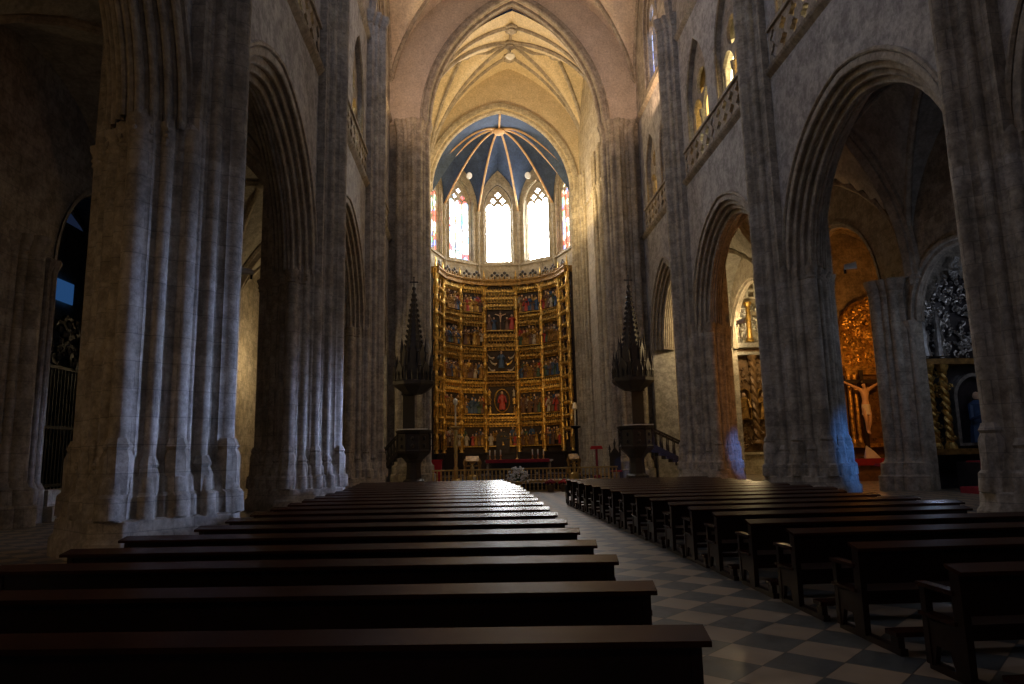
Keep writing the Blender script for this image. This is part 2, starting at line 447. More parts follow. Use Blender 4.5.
    struct(gl.build('window_clerestory_'+side, M['sg_nave']))
    struct(tr.build('trim_clerestory_'+side, M['rib'], smooth=True))
for sd in SIDES: side_wall(*sd)

# ------------------------------------------------------------------ piers
def star_profile(core, circles, n=200):
    """outline r(theta) of a rotated square core (half diagonal) and round shafts"""
    out = []
    for i in range(n):
        th = 2*PI*i/n; c, s = math.cos(th), math.sin(th)
        r = core/(abs(c)+abs(s)) if core else 0
        for cx, cy, rr in circles:
            b = cx*c+cy*s; dd = b*b-(cx*cx+cy*cy-rr*rr)
            if dd > 0: r = max(r, b+math.sqrt(dd))
        out.append((th, r))
    return out
def shaft_circles(R):
    cs = []
    for q in range(4):
        a0 = q*PI/2; p0 = Vector((math.cos(a0), math.sin(a0)))*R; p1 = Vector((math.cos(a0+PI/2), math.sin(a0+PI/2)))*R
        cs.append((p0.x*.93, p0.y*.93, .17))
        for f, r in ((.13, .07), (.27, .115), (.40, .06), (.5, .15), (.60, .06), (.73, .115), (.87, .07)):
            p = p0.lerp(p1, f); p *= .985
            cs.append((p.x, p.y, r))
    return cs
LABEL_P = {('left', 2): 'huge clustered stone pier standing nearest on the left of the pews',
           ('left', 3): 'clustered stone pier second from the camera on the left side',
           ('left', 4): 'clustered stone pier on the left, farthest before the left pulpit',
           ('right', 2): 'dark clustered stone pier at the right edge of the photo',
           ('right', 3): 'broad clustered stone pier between the two large right arches with blue lit edge',
           ('right', 4): 'slimmer looking clustered stone pier on the right, nearest the right pulpit',
           ('left', 1): 'clustered stone pier beside the camera on the left', ('right', 1): 'clustered stone pier beside the camera on the right'}
def pier(side, sg, X, py, k):
    cx = X+sg*.55
    o = thing('stone_pier', LABEL_P[(side, k)], 'pier', (cx, py, 0), 'clustered piers of the nave arcades')
    CR = 1.34
    prof = star_profile(CR, shaft_circles(CR), 240)
    def ring(off, z, cap=False):
        out = []
        for t, r in prof:
            k_ = 1
            if cap: k_ = 0 if -sg*math.cos(t) > .35 else 1; r = r+.004      # shafts towards the nave run on without capitals
            out.append(Vector((cx+(r+off*k_)*math.cos(t), py+(r+off*k_)*math.sin(t), z)))
        return out
    def oct_(R, z):
        f = lambda t: min(R/(abs(math.cos(t))+abs(math.sin(t))), R*.86)
        return [Vector((cx+f(t)*math.cos(t), py+f(t)*math.sin(t), z)) for t, r in prof]
    mb = MB(); mb.loft([ring(0, .9), ring(0, ZS+.05), ring(-.3, ZS+.5)]); mb.build('shaft_cluster', M['stone'], o, True)
    mb = MB(); mb.loft([oct_(1.86, 0), oct_(1.86, .30), oct_(1.78, .38), oct_(1.76, .62), ring(.22, .66), ring(.20, 1.0), ring(.13, 1.06), ring(.11, 1.3), ring(.05, 1.36), ring(.01, 1.5)])
    mb.build('plinth', M['stone'], o, True)
    mb = MB()
    for q, (px, pyy, r) in enumerate(shaft_circles(CR)):
        if r < .1: continue
        h0 = 1.75 if r > .14 else 1.45
        mb.lathe(cx+px*1.03, py+pyy*1.03, [(r+.08, h0-.7), (r+.08, h0-.12), (r+.03, h0), (r+.06, h0+.06), (r+.02, h0+.14), (r, h0+.2)], 8, ph=PI/8)
    mb.build('shaft_base', M['stone'], o, True)
    mb = MB(); mb.loft([ring(0, ZS-.4, 1), ring(.04, ZS-.36, 1), ring(.01, ZS-.3, 1), ring(.03, ZS-.15, 1), ring(.09, ZS-.04, 1), ring(.09, ZS+.03, 1), ring(.01, ZS+.05, 1)])
    for px, pyy, r in shaft_circles(CR):
        d = Vector((px, pyy)).normalized()
        if -sg*d.x > .35: continue
        for zz in (-.22, -.1): mb.ball((cx+px+d.x*(r+.03), py+pyy+d.y*(r+.03), ZS+zz), (.05, .05, .05), 6, 4)
    mb.build('capital', M['rib'], o, True)
    # upper vaulting shafts facing the nave, up to the clerestory
    rg = lambda off, z: [Vector((cx+(min(r, .72/max(abs(math.sin(t)), .01))+off)*math.cos(t), py+(min(r, .72/max(abs(math.sin(t)), .01))+off)*math.sin(t), z)) for t, r in prof]
    mb = MB(); mb.loft([rg(0, ZS+.045), rg(0, 23.6)]); mb.build('vaulting_shaft', M['stone'], o, True)
    mb = MB(); mb.loft([rg(0, 23.4), rg(.05, 23.45), rg(.02, 23.55), rg(.16, 23.95), rg(.16, 24.1)])
    mb.build('upper_capital', M['rib'], o, True)
for side, sg, X, O in SIDES:
    for k in (1, 2, 3, 4): pier(side, sg, X, PY[k], k)

# ------------------------------------------------------------------ vaults
def barrel(u, a, h):
    R = (a*a+h*h)/(2*a); c = R-a; u = min(abs(u), a)
    return math.sqrt(max(R*R-(u+c)**2, 0))
def vault(x0, x1, y0, y1, zs, hx, hy, nx=30, ny=30):
    """groin vault: hx rise of the profile across x, hy rise of the profile across y"""
    cx, cy, ax, ay = (x0+x1)/2, (y0+y1)/2, (x1-x0)/2, (y1-y0)/2
    return lambda x, y: zs+max(barrel(x-cx, ax, hx), barrel(y-cy, ay, hy))
def vault_mesh(mb, fn, x0, x1, y0, y1, n=36):
    b = len(mb.v)
    us = [.5-.5*math.cos(PI*i/n) for i in range(n+1)]
    for i in range(n+1):
        for j in range(n+1):
            x = x0+(x1-x0)*us[i]; y = y0+(y1-y0)*us[j]; mb.v.append((x, y, fn(x, y)))
    for i in range(n):
        for j in range(n):
            a = b+i*(n+1)+j; mb.face((a, a+1, a+n+2, a+n+1))
def rib_line(mb, fn, p, q, r, n=16, drop=.03):
    pts = []
    for k in range(n+1):
        u = .5-.5*math.cos(PI*k/n)
        x = p[0]+(q[0]-p[0])*u; y = p[1]+(q[1]-p[1])*u; pts.append((x, y, fn(x, y)-drop))
    mb.tube(pts, r, 6)
    mb.tube([(a, b, c-r*.9) for a, b, c in pts], r*.55, 5)
# nave
mb = MB(); rb = MB(); tr = MB()
ys = PY+[YE]
for k in range(5):
    fn = vault(XL, XR, ys[k], ys[k+1], 24, 9.0, 8.0)
    vault_mesh(mb, fn, XL, XR, ys[k], ys[k+1])
    e = .12
    rib_line(rb, fn, (XL+e, ys[k]+e), (XR-e, ys[k+1]-e), .17); rib_line(rb, fn, (XR-e, ys[k]+e), (XL+e, ys[k+1]-e), .17)
    rib_line(rb, fn, (XL+.05, ys[k]+.1), (XL+.05, ys[k+1]-.1), .14); rib_line(rb, fn, (XR-.05, ys[k]+.1), (XR-.05, ys[k+1]-.1), .14)
    rib_line(rb, fn, (XL, ys[k]), (XR, ys[k]), .26)
    rib_line(rb, fn, (AX, ys[k]), (AX, ys[k+1]), .12)
    rb.ball((AX, (ys[k]+ys[k+1])/2, 32.7), (.5, .5, .3), 10, 6)
struct(mb.build('ceiling', M['vault_nave'], smooth=True)); struct(rb.build('trim_rib_nave', M['rib'], smooth=True))
# aisles
for side, sg, X, O in SIDES:
    mb = MB(); rb = MB()
    x0, x1 = sorted((X+sg*.65, O))
    for k in range(5):
        fn = vault(x0, x1, ys[k], ys[k+1], ZS, 5.6, 5.4)
        vault_mesh(mb, fn, x0, x1, ys[k], ys[k+1], 24)
        rib_line(rb, fn, (x0+.1, ys[k]+.1), (x1-.1, ys[k+1]-.1), .13); rib_line(rb, fn, (x1-.1, ys[k]+.1), (x0+.1, ys[k+1]-.1), .13)
        rib_line(rb, fn, (x0, ys[k]), (x1, ys[k]), .3)
        for dy in (-.28, .28): rib_line(rb, lambda x, y: fn(x, ys[k]), (x0, ys[k]+dy), (x1, ys[k]+dy), .14)
        rb.ball(((x0+x1)/2, (ys[k]+ys[k+1])/2, ZS+5.5), (.3, .3, .2), 8, 5)
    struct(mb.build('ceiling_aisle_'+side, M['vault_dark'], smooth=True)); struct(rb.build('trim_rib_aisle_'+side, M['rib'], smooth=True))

# ------------------------------------------------------------------ chancel (arch at YE, bay to 50, apse beyond)
CA, CH, CZ = 5.6, 8.9, 22.4           # great arch half span, rise, springing
CXA = AX+.05
CXB = 2.05                               # axis at the apse
CY1, AC, AR = 50.0, 52.9, 5.75         # second arch, apse centre, apse radius
T = lambda s, z, t: (s, YE+t, z)
mb = MB()
for xa, xb in ((XL-1.3, CXA-CA), (CXA+CA, XR+1.3)): mb.box(xa, xb, YE, YE+1.1, -.3, CZ)
struct(mb.build('wall_chancel_arch', M['stone']))
mb = MB(); mb.plate([(XL-1.3, CZ), (CXA-CA, CZ)]+arch_pts(CA, CH, 16, 0, CXA, CZ)[1:-1]+[(CXA+CA, CZ), (XR+1.3, CZ), (XR+1.3, 35), (XL-1.3, 35)], [], 0, 1.1, T)
struct(mb.build('wall_chancel_spandrel', M['vault_nave']))
mb = MB()
moulded_arch(mb, lambda s, z, t: (s, YE+.4+t, z), CA+.3, CH+.35, CZ, 1.2, .5, 18, 3, CXA)
for off, r in ((-.42, .10), (-.12, .16)):
    mb.tube([(s, YE-.08, z) for s, z in arch_pts(CA, CH, 18, off, CXA, CZ)], r, 8)
struct(mb.build('trim_chancel_arch', M['rib'], smooth=True))
for nm, sx, lab in (('left', -1, 'tall clustered stone crossing pier behind the left pulpit'), ('right', 1, 'tall clustered stone crossing pier behind the right pulpit')):
    px = CXA+sx*(CA+.9)
    o = thing('crossing_pier', lab, 'pier', (px, YE, 0), 'crossing piers of the chancel arch')
    cs = [(-sx*.82, -.1, .2), (-sx*.62, -.36, .13), (-sx*.38, -.52, .2), (-sx*.1, -.6, .12), (sx*.2, -.62, .2), (sx*.52, -.6, .12), (sx*.85, -.55, .22), (-sx*.9, .25, .13)]
    pr = star_profile(.95, cs, 150)
    rg = lambda off, z: [Vector((px+(r+off)*math.cos(t), YE+.25+(r+off)*math.sin(t), z)) for t, r in pr]
    mb = MB(); mb.loft([rg(0, .9), rg(0, CZ-.2)]); mb.build('shaft_cluster', M['stone'], o, True)
    mb = MB(); mb.loft([rg(.28, 0), rg(.28, .5), rg(.18, .56), rg(.16, 1.0), rg(.06, 1.08), rg(.0, 1.2)]); mb.build('plinth', M['stone'], o, True)
    mb = MB(); mb.loft([rg(0, CZ-.6), rg(.05, CZ-.5), rg(.02, CZ-.4), rg(.16, CZ-.05), rg(.16, CZ+.1), rg(0, CZ+.12)]); mb.build('capital', M['rib'], o, True)

# side walls, slightly converging towards the apse
hw = 5.75
cor = {(-1, 0): (CXA-hw-.1, YE+1.05), (-1, 1): (CXB-hw, CY1+2.0), (1, 0): (CXA+hw+.1, YE+1.05), (1, 1): (CXB+hw, CY1+2.0)}
for nm, s in (('left', -1), ('right', 1)):
    a = Vector(cor[(s, 0)]+(0,)); b = Vector(cor[(s, 1)]+(0,)); d = (b-a).normalized(); n = Vector((s*abs(d.y), -d.x*s if s > 0 else d.x, 0)).normalized()
    n = Vector((s, 0, 0))
    mb = MB(); mb.loft([[a+Vector((0, 0, -.2)), b+Vector((0, 0, -.2)), b+n*.6+Vector((0, 0, -.2)), a+n*.6+Vector((0, 0, -.2))],
                        [a+Vector((0, 0, 30)), b+Vector((0, 0, 30)), b+n*.6+Vector((0, 0, 30)), a+n*.6+Vector((0, 0, 30))]])
    struct(mb.build('wall_chancel_'+nm, M['stone_pale']))
    mb = MB()
    for f0, rr in ((.02, .13), (.09, .2), (.17, .12), (.25, .16), (.33, .11), (.62, .12), (.70, .18), (.78, .24), (.86, .18), (.94, .12)):
        p = a.lerp(b, f0)
        mb.lathe(p.x-s*rr*.4, p.y, [(rr+.12, 0), (rr+.12, .8), (rr, 1.1), (rr, 18.6), (rr+.03, 18.7), (rr+.03, 18.85), (rr+.12, 19.2), (rr+.12, 19.3), (rr, 19.35), (rr, 22)], 10)
    mb.loft([[a+Vector((-s*.12, 0, z)), b+Vector((-s*.12, 0, z)), b+Vector((0, 0, z)), a+Vector((0, 0, z))] for z in (19.2, 19.4)])
    struct(mb.build('trim_chancel_shaft_'+nm, M['stone_pale'], smooth=True))
# chancel vault
x0, x1 = CXA-6.15, CXA+6.2
y0, y1 = YE+.9, CY1+.1
fn0 = vault(x0, x1, y0, y1, 21.9, 9.1, 8.3)
mb = MB(); vault_mesh(mb, fn0, x0, x1, y0, y1, 44); struct(mb.build('ceiling_chancel', M['vault'], smooth=True))
rb = MB(); mcx, mcy = (x0+x1)/2, (y0+y1)/2
e = .1
cs = [(x0+e, y0+e), (x1-e, y0+e), (x1-e, y1-e), (x0+e, y1-e)]
sec = [(mcx, y0+1.7), (x1-2.9, mcy), (mcx, y1-1.9), (x0+2.9, mcy)]
for c in cs: rib_line(rb, fn0, c, (mcx, mcy), .15)
for a_, b_ in ((cs[0], sec[0]), (cs[1], sec[0]), (cs[1], sec[1]), (cs[2], sec[1]), (cs[2], sec[2]), (cs[3], sec[2]), (cs[3], sec[3]), (cs[0], sec[3])): rib_line(rb, fn0, a_, b_, .13)
for s_ in sec: rib_line(rb, fn0, s_, (mcx, mcy), .13)
rib_line(rb, fn0, (x1-.1, y0), (x1-.1, y1), .12); rib_line(rb, fn0, (x0+.1, y0), (x0+.1, y1), .12)
struct(rb.build('trim_rib_chancel', M['rib'], smooth=True))
for q, (s_, nm) in enumerate(zip([(mcx, mcy)]+sec, ('centre of the chancel vault', 'front of the chancel vault', 'right of the chancel vault', 'back of the chancel vault', 'left of the chancel vault'))):
    z = fn0(*s_)-.1
    mb = MB(); mb.lathe(s_[0], s_[1], [(.1, z+.1), (.42, z), (.46, z-.14), (.30, z-.22), (.34, z-.34), (.12, z-.48), (.02, z-.52)], 12)
    for i in range(8): mb.ball((s_[0]+.42*math.cos(i*PI/4), s_[1]+.42*math.sin(i*PI/4), z-.12), .13, 6, 4)
    struct(mb.build('trim_boss', M['rib'], smooth=True))
# hanging glass lamp under the central boss
z = fn0(mcx, mcy)
o = thing('hanging_lamp', 'small pale glass lamp hanging below the central chancel vault boss', 'lamp', (mcx, mcy, z-1.25))
mb = MB(); mb.tube([(mcx, mcy, z-.4), (mcx, mcy, z-1.0)], .03, 6); mb.build('rod', M['bronze'], o)
mb = MB(); mb.lathe(mcx, mcy, [(.05, z-.95), (.3, z-1.0), (.36, z-1.12), (.26, z-1.25), (.1, z-1.36), (.02, z-1.38)], 12); mb.build('shade', M['white_cloth'], o, True)

# second arch into the apse
mb = MB(); A2, H2, Z2 = 5.45, 6.5, 21.2
mb.plate([(CXB-hw-1, 19), (CXB+hw+1, 19), (CXB+hw+1, 31), (CXB-hw-1, 31)], [[(CXB-A2, 18.9), (CXB-A2, 19.0)][1:]+arch_pts(A2, H2, 16, 0, CXB, Z2)+[(CXB+A2, 19.0)]] if False else [], 0, .6, lambda s, z, t: (s, CY1+t, z)) if False else None
out = [(CXB-hw-1, 19.0)]+[(CXB-hw-1, 31.5), (CXB+hw+1, 31.5), (CXB+hw+1, 19.0), (CXB+A2, 19.0)]+arch_pts(A2, H2, 16, 0, CXB, Z2)[::-1]+[(CXB-A2, 19.0)]
mb.plate(out, [], 0, .6, lambda s, z, t: (s, CY1+t, z))
struct(mb.build('wall_apse_arch', M['vault']))
mb = MB(); moulded_arch(mb, lambda s, z, t: (s, CY1+.3+t, z), A2+.25, H2+.3, Z2, .9, .5, 16, 2, CXB)
mb.tube([(s, CY1-.05, z) for s, z in arch_pts(A2, H2, 16, -.35, CXB, Z2)], .11, 6)
for s in (-1, 1):
    for dx, rr in ((.12, .2), (.36, .12), (-.05, .1)):
        mb.lathe(CXB+s*(A2+dx), CY1+.15, [(rr, 0), (rr, 18.8), (rr+.12, 19.2), (rr+.12, 19.35), (rr, 19.4), (rr, Z2+.1)], 10)
struct(mb.build('trim_apse_arch', M['stone_pale'], smooth=True))

# apse: five facets, each with a tall traceried window
def ap(th, r=AR, z=0): return Vector((CXB+r*math.sin(th), AC+r*math.cos(th), z))
KEY = Vector((CXB+.02, 53.2, 27.6))
SPR = 22.3
fac = [math.radians(a) for a in (-90, -54, -18, 18, 54, 90)]
wallm = MB(); webm = MB(); ribm = MB(); trm = MB()
SILL = 17.9; WZ = 22.9
for k in range(5):
    a, b = ap(fac[k]), ap(fac[k+1]); L = (b-a).length; d = (b-a)/L; n = Vector((d.y, -d.x, 0))
    mid = (a+b)/2
    if (Vector((CXB, AC, 0))-mid).dot(n) > 0: n = -n      # n points outward
    TF = lambda s, z, t, a=a, d=d, n=n: tuple(a+d*s+n*t+Vector((0, 0, z)))
    wa = 1.10; wh = 1.9
    wallm.plate([(-.15, -.2), (L+.15, -.2), (L+.15, 27.5), (-.15, 27.5)], [arch_hole(wa+.25, wh+.3, L/2, SILL, WZ)], 0, .5, TF)
    # window
    hs = []
    for o_ in (-1, 0, 1):
        hs.append(arch_hole(.325, .45, L/2+o_*.7, SILL+.12, WZ-.1, 5))
    for o_, zz, rr in ((-.42, WZ+.62, .26), (.42, WZ+.62, .26), (0, WZ+1.15, .27)):
        hs.append([(L/2+o_+(rr*(.8+.25*math.cos(4*t)))*math.cos(t), zz+(rr*(.8+.25*math.cos(4*t)))*math.sin(t)) for t in [2*PI*j/16 for j in range(16)]])
    w = thing('stained_window', '', 'window'); del w['label']; del w['category']; w.name = 'window_%d' % (k+1); struct(w)
    mbw = MB(); mbw.plate(arch_hole(wa+.04, wh, L/2, SILL+.02, WZ), hs, .32, .44, TF)
    for dd in (.02, .16): mbw.tube([TF(s, z, .1+dd) for s, z in [(L/2-wa-.2+dd, SILL)]+arch_pts(wa+.2, wh+.25, 8, dd, L/2, WZ)+[(L/2+wa+.2-dd, SILL)]], .06, 5)
    mbw.build('tracery', M['stone_pale'], w, True)
    gl = MB(); gl.plate(arch_hole(wa+.02, wh, L/2, SILL, WZ), [], .46, .48, TF)
    gl.build('pane', M[('sg_side', 'sg_left', 'sg_center', 'sg_center', 'sg_side')[k]], w)
    # dado mouldings, sill
    wallm.plate([(0, 17.55), (L, 17.55), (L, 17.7), (0, 17.7)], [], -.18, .02, TF)
    for f0 in (.14, .86): trm.tube([TF(L*f0, SILL-.1, -.05), TF(L*f0, WZ+.2, -.05)], .07, 6)
    # web
    nu, nv = 12, 12; base = len(webm.v)
    facet = [(L/2+(x), z) for x, z in arch_pts(L/2, 3.9, nu//2, 0, 0, SPR)]
    for s_, z_ in facet:
        P0 = Vector(TF(s_, z_, -.02))
        for j in range(nv+1):
            v = j/nv; hv = v; p = P0.lerp(KEY, hv); p.z = P0.z+(KEY.z-P0.z)*math.sin(v*PI/2)**1.0 if KEY.z > P0.z else p.z
            p.z += .3*math.sin(PI*v)*min(1, (z_-SPR)/3.9)
            webm.v.append(tuple(p))
    for i in range(len(facet)-1):
        for j in range(nv):
            q = base+i*(nv+1)+j; webm.face((q, q+1, q+nv+2, q+nv+1))
def apse_rib(P0, r=.09, bulge=0):
    pts = []
    for j in range(13):
        v = j/12; p = P0.lerp(KEY, v); p.z = P0.z+(KEY.z-P0.z)*math.sin(v*PI/2)-.06; p.z += bulge*math.sin(PI*v)
        pts.append(p)
    ribm.tube(pts, r, 6)
for k in range(6):
    apse_rib(ap(fac[k], AR-.05, SPR)); p = ap(fac[k], AR-.08)
    trm.lathe(p.x, p.y, [(.16, 0), (.16, SPR-.4), (.26, SPR-.05), (.26, SPR+.05), (.1, SPR+.1)], 8)
# forward half to the arch
A2p = arch_pts(A2-.2, H2-.1, 8, 0, CXB, Z2); base = len(webm.v); nv = 8
fl = [Vector((CXB-AR, AC, SPR))]+[Vector((s, CY1+.6, z)) for s, z in A2p]+[Vector((CXB+AR, AC, SPR))]
for P0 in fl:
    for j in range(nv+1):
        v = j/nv; p = P0.lerp(KEY, v); p.z = P0.z+(KEY.z-P0.z)*math.sin(v*PI/2); webm.v.append(tuple(p))
for i in range(len(fl)-1):
    for j in range(nv):
        q = base+i*(nv+1)+j; webm.face((q, q+1, q+nv+2, q+nv+1))
apse_rib(Vector((CXB, CY1+.6, Z2+H2-.15))); apse_rib(Vector((CXB-A2+.3, CY1+.6, Z2+1.8))); apse_rib(Vector((CXB+A2-.3, CY1+.6, Z2+1.8)))
struct(wallm.build('wall_apse', M['stone_pale'])); struct(webm.build('ceiling_apse', M['apse_blue'], smooth=True))
struct(ribm.build('trim_rib_apse', M['rib_gold'], smooth=True)); struct(trm.build('trim_apse_shaft', M['stone_pale'], smooth=True))
mb = MB(); mb.lathe(KEY.x, KEY.y, [(.1, 27.5), (.42, 27.45), (.5, 27.3), (.36, 27.15), (.1, 27.05)], 14); struct(mb.build('trim_apse_key', M['rib_gold'], smooth=True))
for th, nm in ((-.62, 'left'), (.63, 'right')):
    P0 = ap(th*1.0, AR-1.5, 24.9)
    mb = MB(); mb.lathe(0, 0, [(.05, -.05), (.26, -.04), (.3, 0), (.22, .05), (.02, .06)], 14)
    o = mb.build('ceiling_roundel', M['white_cloth']); o.location = P0; o.rotation_euler = (math.radians(115), 0, -th)
    tag(o, 'pale round disc on the blue apse vault, %s of the middle window' % nm, 'roundel', 'roundels on the apse vault')

# ------------------------------------------------------------------ outer aisle walls and chapels
def outer_wall(side, sg, O, ops):
    T = lambda s, z, t: (O+sg*t, s, z)
    holes = [arch_hole(a, h, yc, zb, zs, 12) for yc, a, h, zb, zs in ops]
    mb = MB(); mb.plate([(-8, -.3), (50, -.3), (50, 13.5), (-8, 13.5)], holes, 0, .4, T); struct(mb.build('wall_aisle_'+side, M['stone']))
    mb = MB()
    for yc, a, h, zb, zs in ops:
        if zb > 1: continue
        moulded_arch(mb, lambda s, z, t: (O+sg*.2+sg*t, s, z), a, h, zs, .5, .24, 12, 2, yc)
        for e in (-1, 1):
            for dx, rr in ((0, .12), (.22, .09)):
                mb.lathe(O-sg*.02, yc+e*(a+dx), [(rr+.12, 0), (rr+.12, .9), (rr, 1.1), (rr, zs-.3), (rr+.1, zs-.05), (rr+.1, zs+.05), (rr*.5, zs+.08)], 8)
    struct(mb.build('trim_chapel_arch_'+side, M['rib'], smooth=True))
def respond(side, sg, O, y, lab, r=.95):
    o = thing('wall_pier', lab, 'pier', (O, y, 0), 'wall piers of the aisles')
    cs = [(-sg*.62, 0, .22), (-sg*.45, .25, .12), (-sg*.45, -.25, .12), (-sg*.25, .45, .16), (-sg*.25, -.45, .16), (0, .6, .1), (0, -.6, .1)]
    pr = star_profile(.72, cs, 120)
    rg = lambda off, z: [Vector((O+(q+off)*math.cos(t), y+(q+off)*math.sin(t), z)) for t, q in pr]
    mb = MB(); mb.loft([rg(0, 1.0), rg(0, ZS-.3)]); mb.build('shaft_cluster', M['stone'], o, True)
    mb = MB(); mb.loft([rg(.3, 0), rg(.3, .5), rg(.2, .55), rg(.18, .95), rg(.06, 1.0), rg(0, 1.15)]); mb.build('plinth', M['stone'], o, True)
    mb = MB(); mb.loft([rg(0, ZS-.5), rg(.05, ZS-.4), rg(.02, ZS-.35), rg(.14, ZS-.05), rg(.14, ZS+.05), rg(0, ZS+.08)]); mb.build('capital', M['rib'], o, True)
outer_wall('left', -1, OL, [(23.2, 3.3, 3.4, -.1, 7.2), (13.2, 3.0, 3.2, 2.5, 6.5), (31.4, 2.4, 3, 2.5, 6.5)])
outer_wall('right', 1, OR, [(28.7, 3.35, 3.8, -.1, 7.4), (21.1, 2.75, 2.3, -.1, 5.9), (38.2, 3.4, 3.6, -.1, 7.6), (8.3, 1.7, 2.0, 1.5, 4.8), (3.5, 1.7, 2.0, 1.5, 4.8)])
respond('left', -1, OL-.35, 18.7, 'dim stone wall pier at the left edge beside the grilled chapel')
respond('right', 1, OR-.15, 24.6, 'stone wall pier between the crucifix chapel and the dark gilded chapel')
respond('right', 1, OR, 33.4, 'stone wall pier of the right aisle mostly behind the second pier')
gl = MB()
for yc in (8.3, 3.5): gl.plate(arch_hole(1.72, 2.02, yc, 1.48, 4.8), [], .5, .54, lambda s, z, t: (OR+t, s, z))
struct(gl.build('window_aisle_right', M['lit_blue_side']))
gl = MB()
for yc, a in ((13.2, 3.0), (31.4, 2.4)): gl.plate(arch_hole(a+.02, 3.1, yc, 2.48, 6.5), [], .5, .54, lambda s, z, t: (OL-t, s, z))
struct(gl.build('window_aisle_left', M['bronze']))
# chapel shells
def shell(name, x0, x1, y0, y1, h, mat, open_side, vaultmat=None):
    mb = MB(); t = .3
    if open_side > 0: mb.box(x1, x1+t, y0-t, y1+t, -.2, h+t)      # opening towards -x : right side chapels
    else: mb.box(x0-t, x0, y0-t, y1+t, -.2, h+t)
    mb.box(x0, x1, y0-t, y0, -.2, h+t); mb.box(x0, x1, y1, y1+t, -.2, h+t)
    struct(mb.build('wall_'+name, mat))
    fn = vault(x0, x1, y0, y1, h-3.2, 3.2, 3.2)
    mb = MB(); vault_mesh(mb, fn, x0, x1, y0, y1, 20); struct(mb.build('ceiling_'+name, vaultmat or mat, smooth=True))
    rb = MB(); rib_line(rb, fn, (x0+.1, y0+.1), (x1-.1, y1-.1), .12); rib_line(rb, fn, (x1-.1, y0+.1), (x0+.1, y1-.1), .12)
    for yy in (y0+.1, y1-.1): rib_line(rb, fn, (x0, yy), (x1, yy), .12)
    for xx in (x0+.1, x1-.1): rib_line(rb, fn, (xx, y0), (xx, y1), .12)
    struct(rb.build('trim_rib_'+name, M['rib'], smooth=True))
shell('chapel_crucifix', OR+.4, 21.3, 25.55, 33.6, 12.5, M['stone'], 1, M['vault'])
shell('chapel_dark', OR+.4, 20.0, 17.4, 24.9, 11.0, M['stone'], 1, M['apse_blue'])
shell('chapel_transept', OR+.4, 21.0, 34.3, 44.6, 15.0, M['stone_pale'], 1, M['vault'])
shell('chapel_grille', -17.5, OL-.4, 18.6, 33.0, 11.5, M['stone'], -1)
# end walls of the aisles
for side, sg, X, O in SIDES:
    xa, xb = sorted((X+sg*.3, O+sg*.2)); mb = MB(); mb.box(xa, xb, 44.0, 44.6, -.2, 14)
    c = (xa+xb)/2
    mb.box(xa, xb, 41.9, 44, 13.3, 14)
    struct(mb.build('wall_aisle_end_'+side, M['stone_pale']))
    mb = MB()
    for dd in (0, .35, .7): mb.tube([(s, 43.9-.1*dd, z) for s, z in [(c-2.2+dd, .2)]+arch_pts(2.2, 3.2, 10, dd, c, 7.2)+[(c+2.2-dd, .2)]], .13, 8)
    struct(mb.build('trim_aisle_end_'+side, M['stone_pale'], smooth=True))

# ------------------------------------------------------------------ main altarpiece
def facet_frame(p, q, z0=0):
    d = (q-p); L = d.length; d = d/L; n = Vector((-d.y, d.x, 0))
    if n.dot(Vector((CXB, AC-3, 0))-(p+q)/2) < 0: n = -n
    return (lambda v, p=p, d=d, n=n: p+d*v[0]+n*v[1]+Vector((0, 0, v[2]))), L
RR = 5.38
edges = [math.radians(a) for a in (-86, -65, -40.5, -15.2, 15.2, 40.5, 65, 86)]
retable = thing('altarpiece', 'towering gilded altarpiece with tiers of carved scenes filling the apse', 'altarpiece', (CXB, AC+4.5, 0))
def figure(mb, T, x, y, z, h, mats, lean=0):
    mb.cur = mats[0]
    w = h*.17
    mb.lathe(x, y, [(w*1.15, z), (w*1.0, z+h*.3), (w*.7, z+h*.55), (w*1.0, z+h*.76), (w*.35, z+h*.84)], 7, T, sy=.7)
    mb.cur = mats[1]; mb.ball((x+lean, y+.02, z+h*.92), (h*.075, h*.075, h*.09), 6, 4, T)
    mb.cur = mats[0]
    a = random.uniform(-.2, .2)
    for s in (-1, 1):
        mb.tube([T(Vector((x+s*w*.85, y+.02, z+h*.74))), T(Vector((x+s*w*1.3, y+w*.7, z+h*(.55+a)))), T(Vector((x+s*w*.5, y+w*1.2, z+h*(.6+a))))], w*.28, 5)
FM = FIG+[M['flesh']]
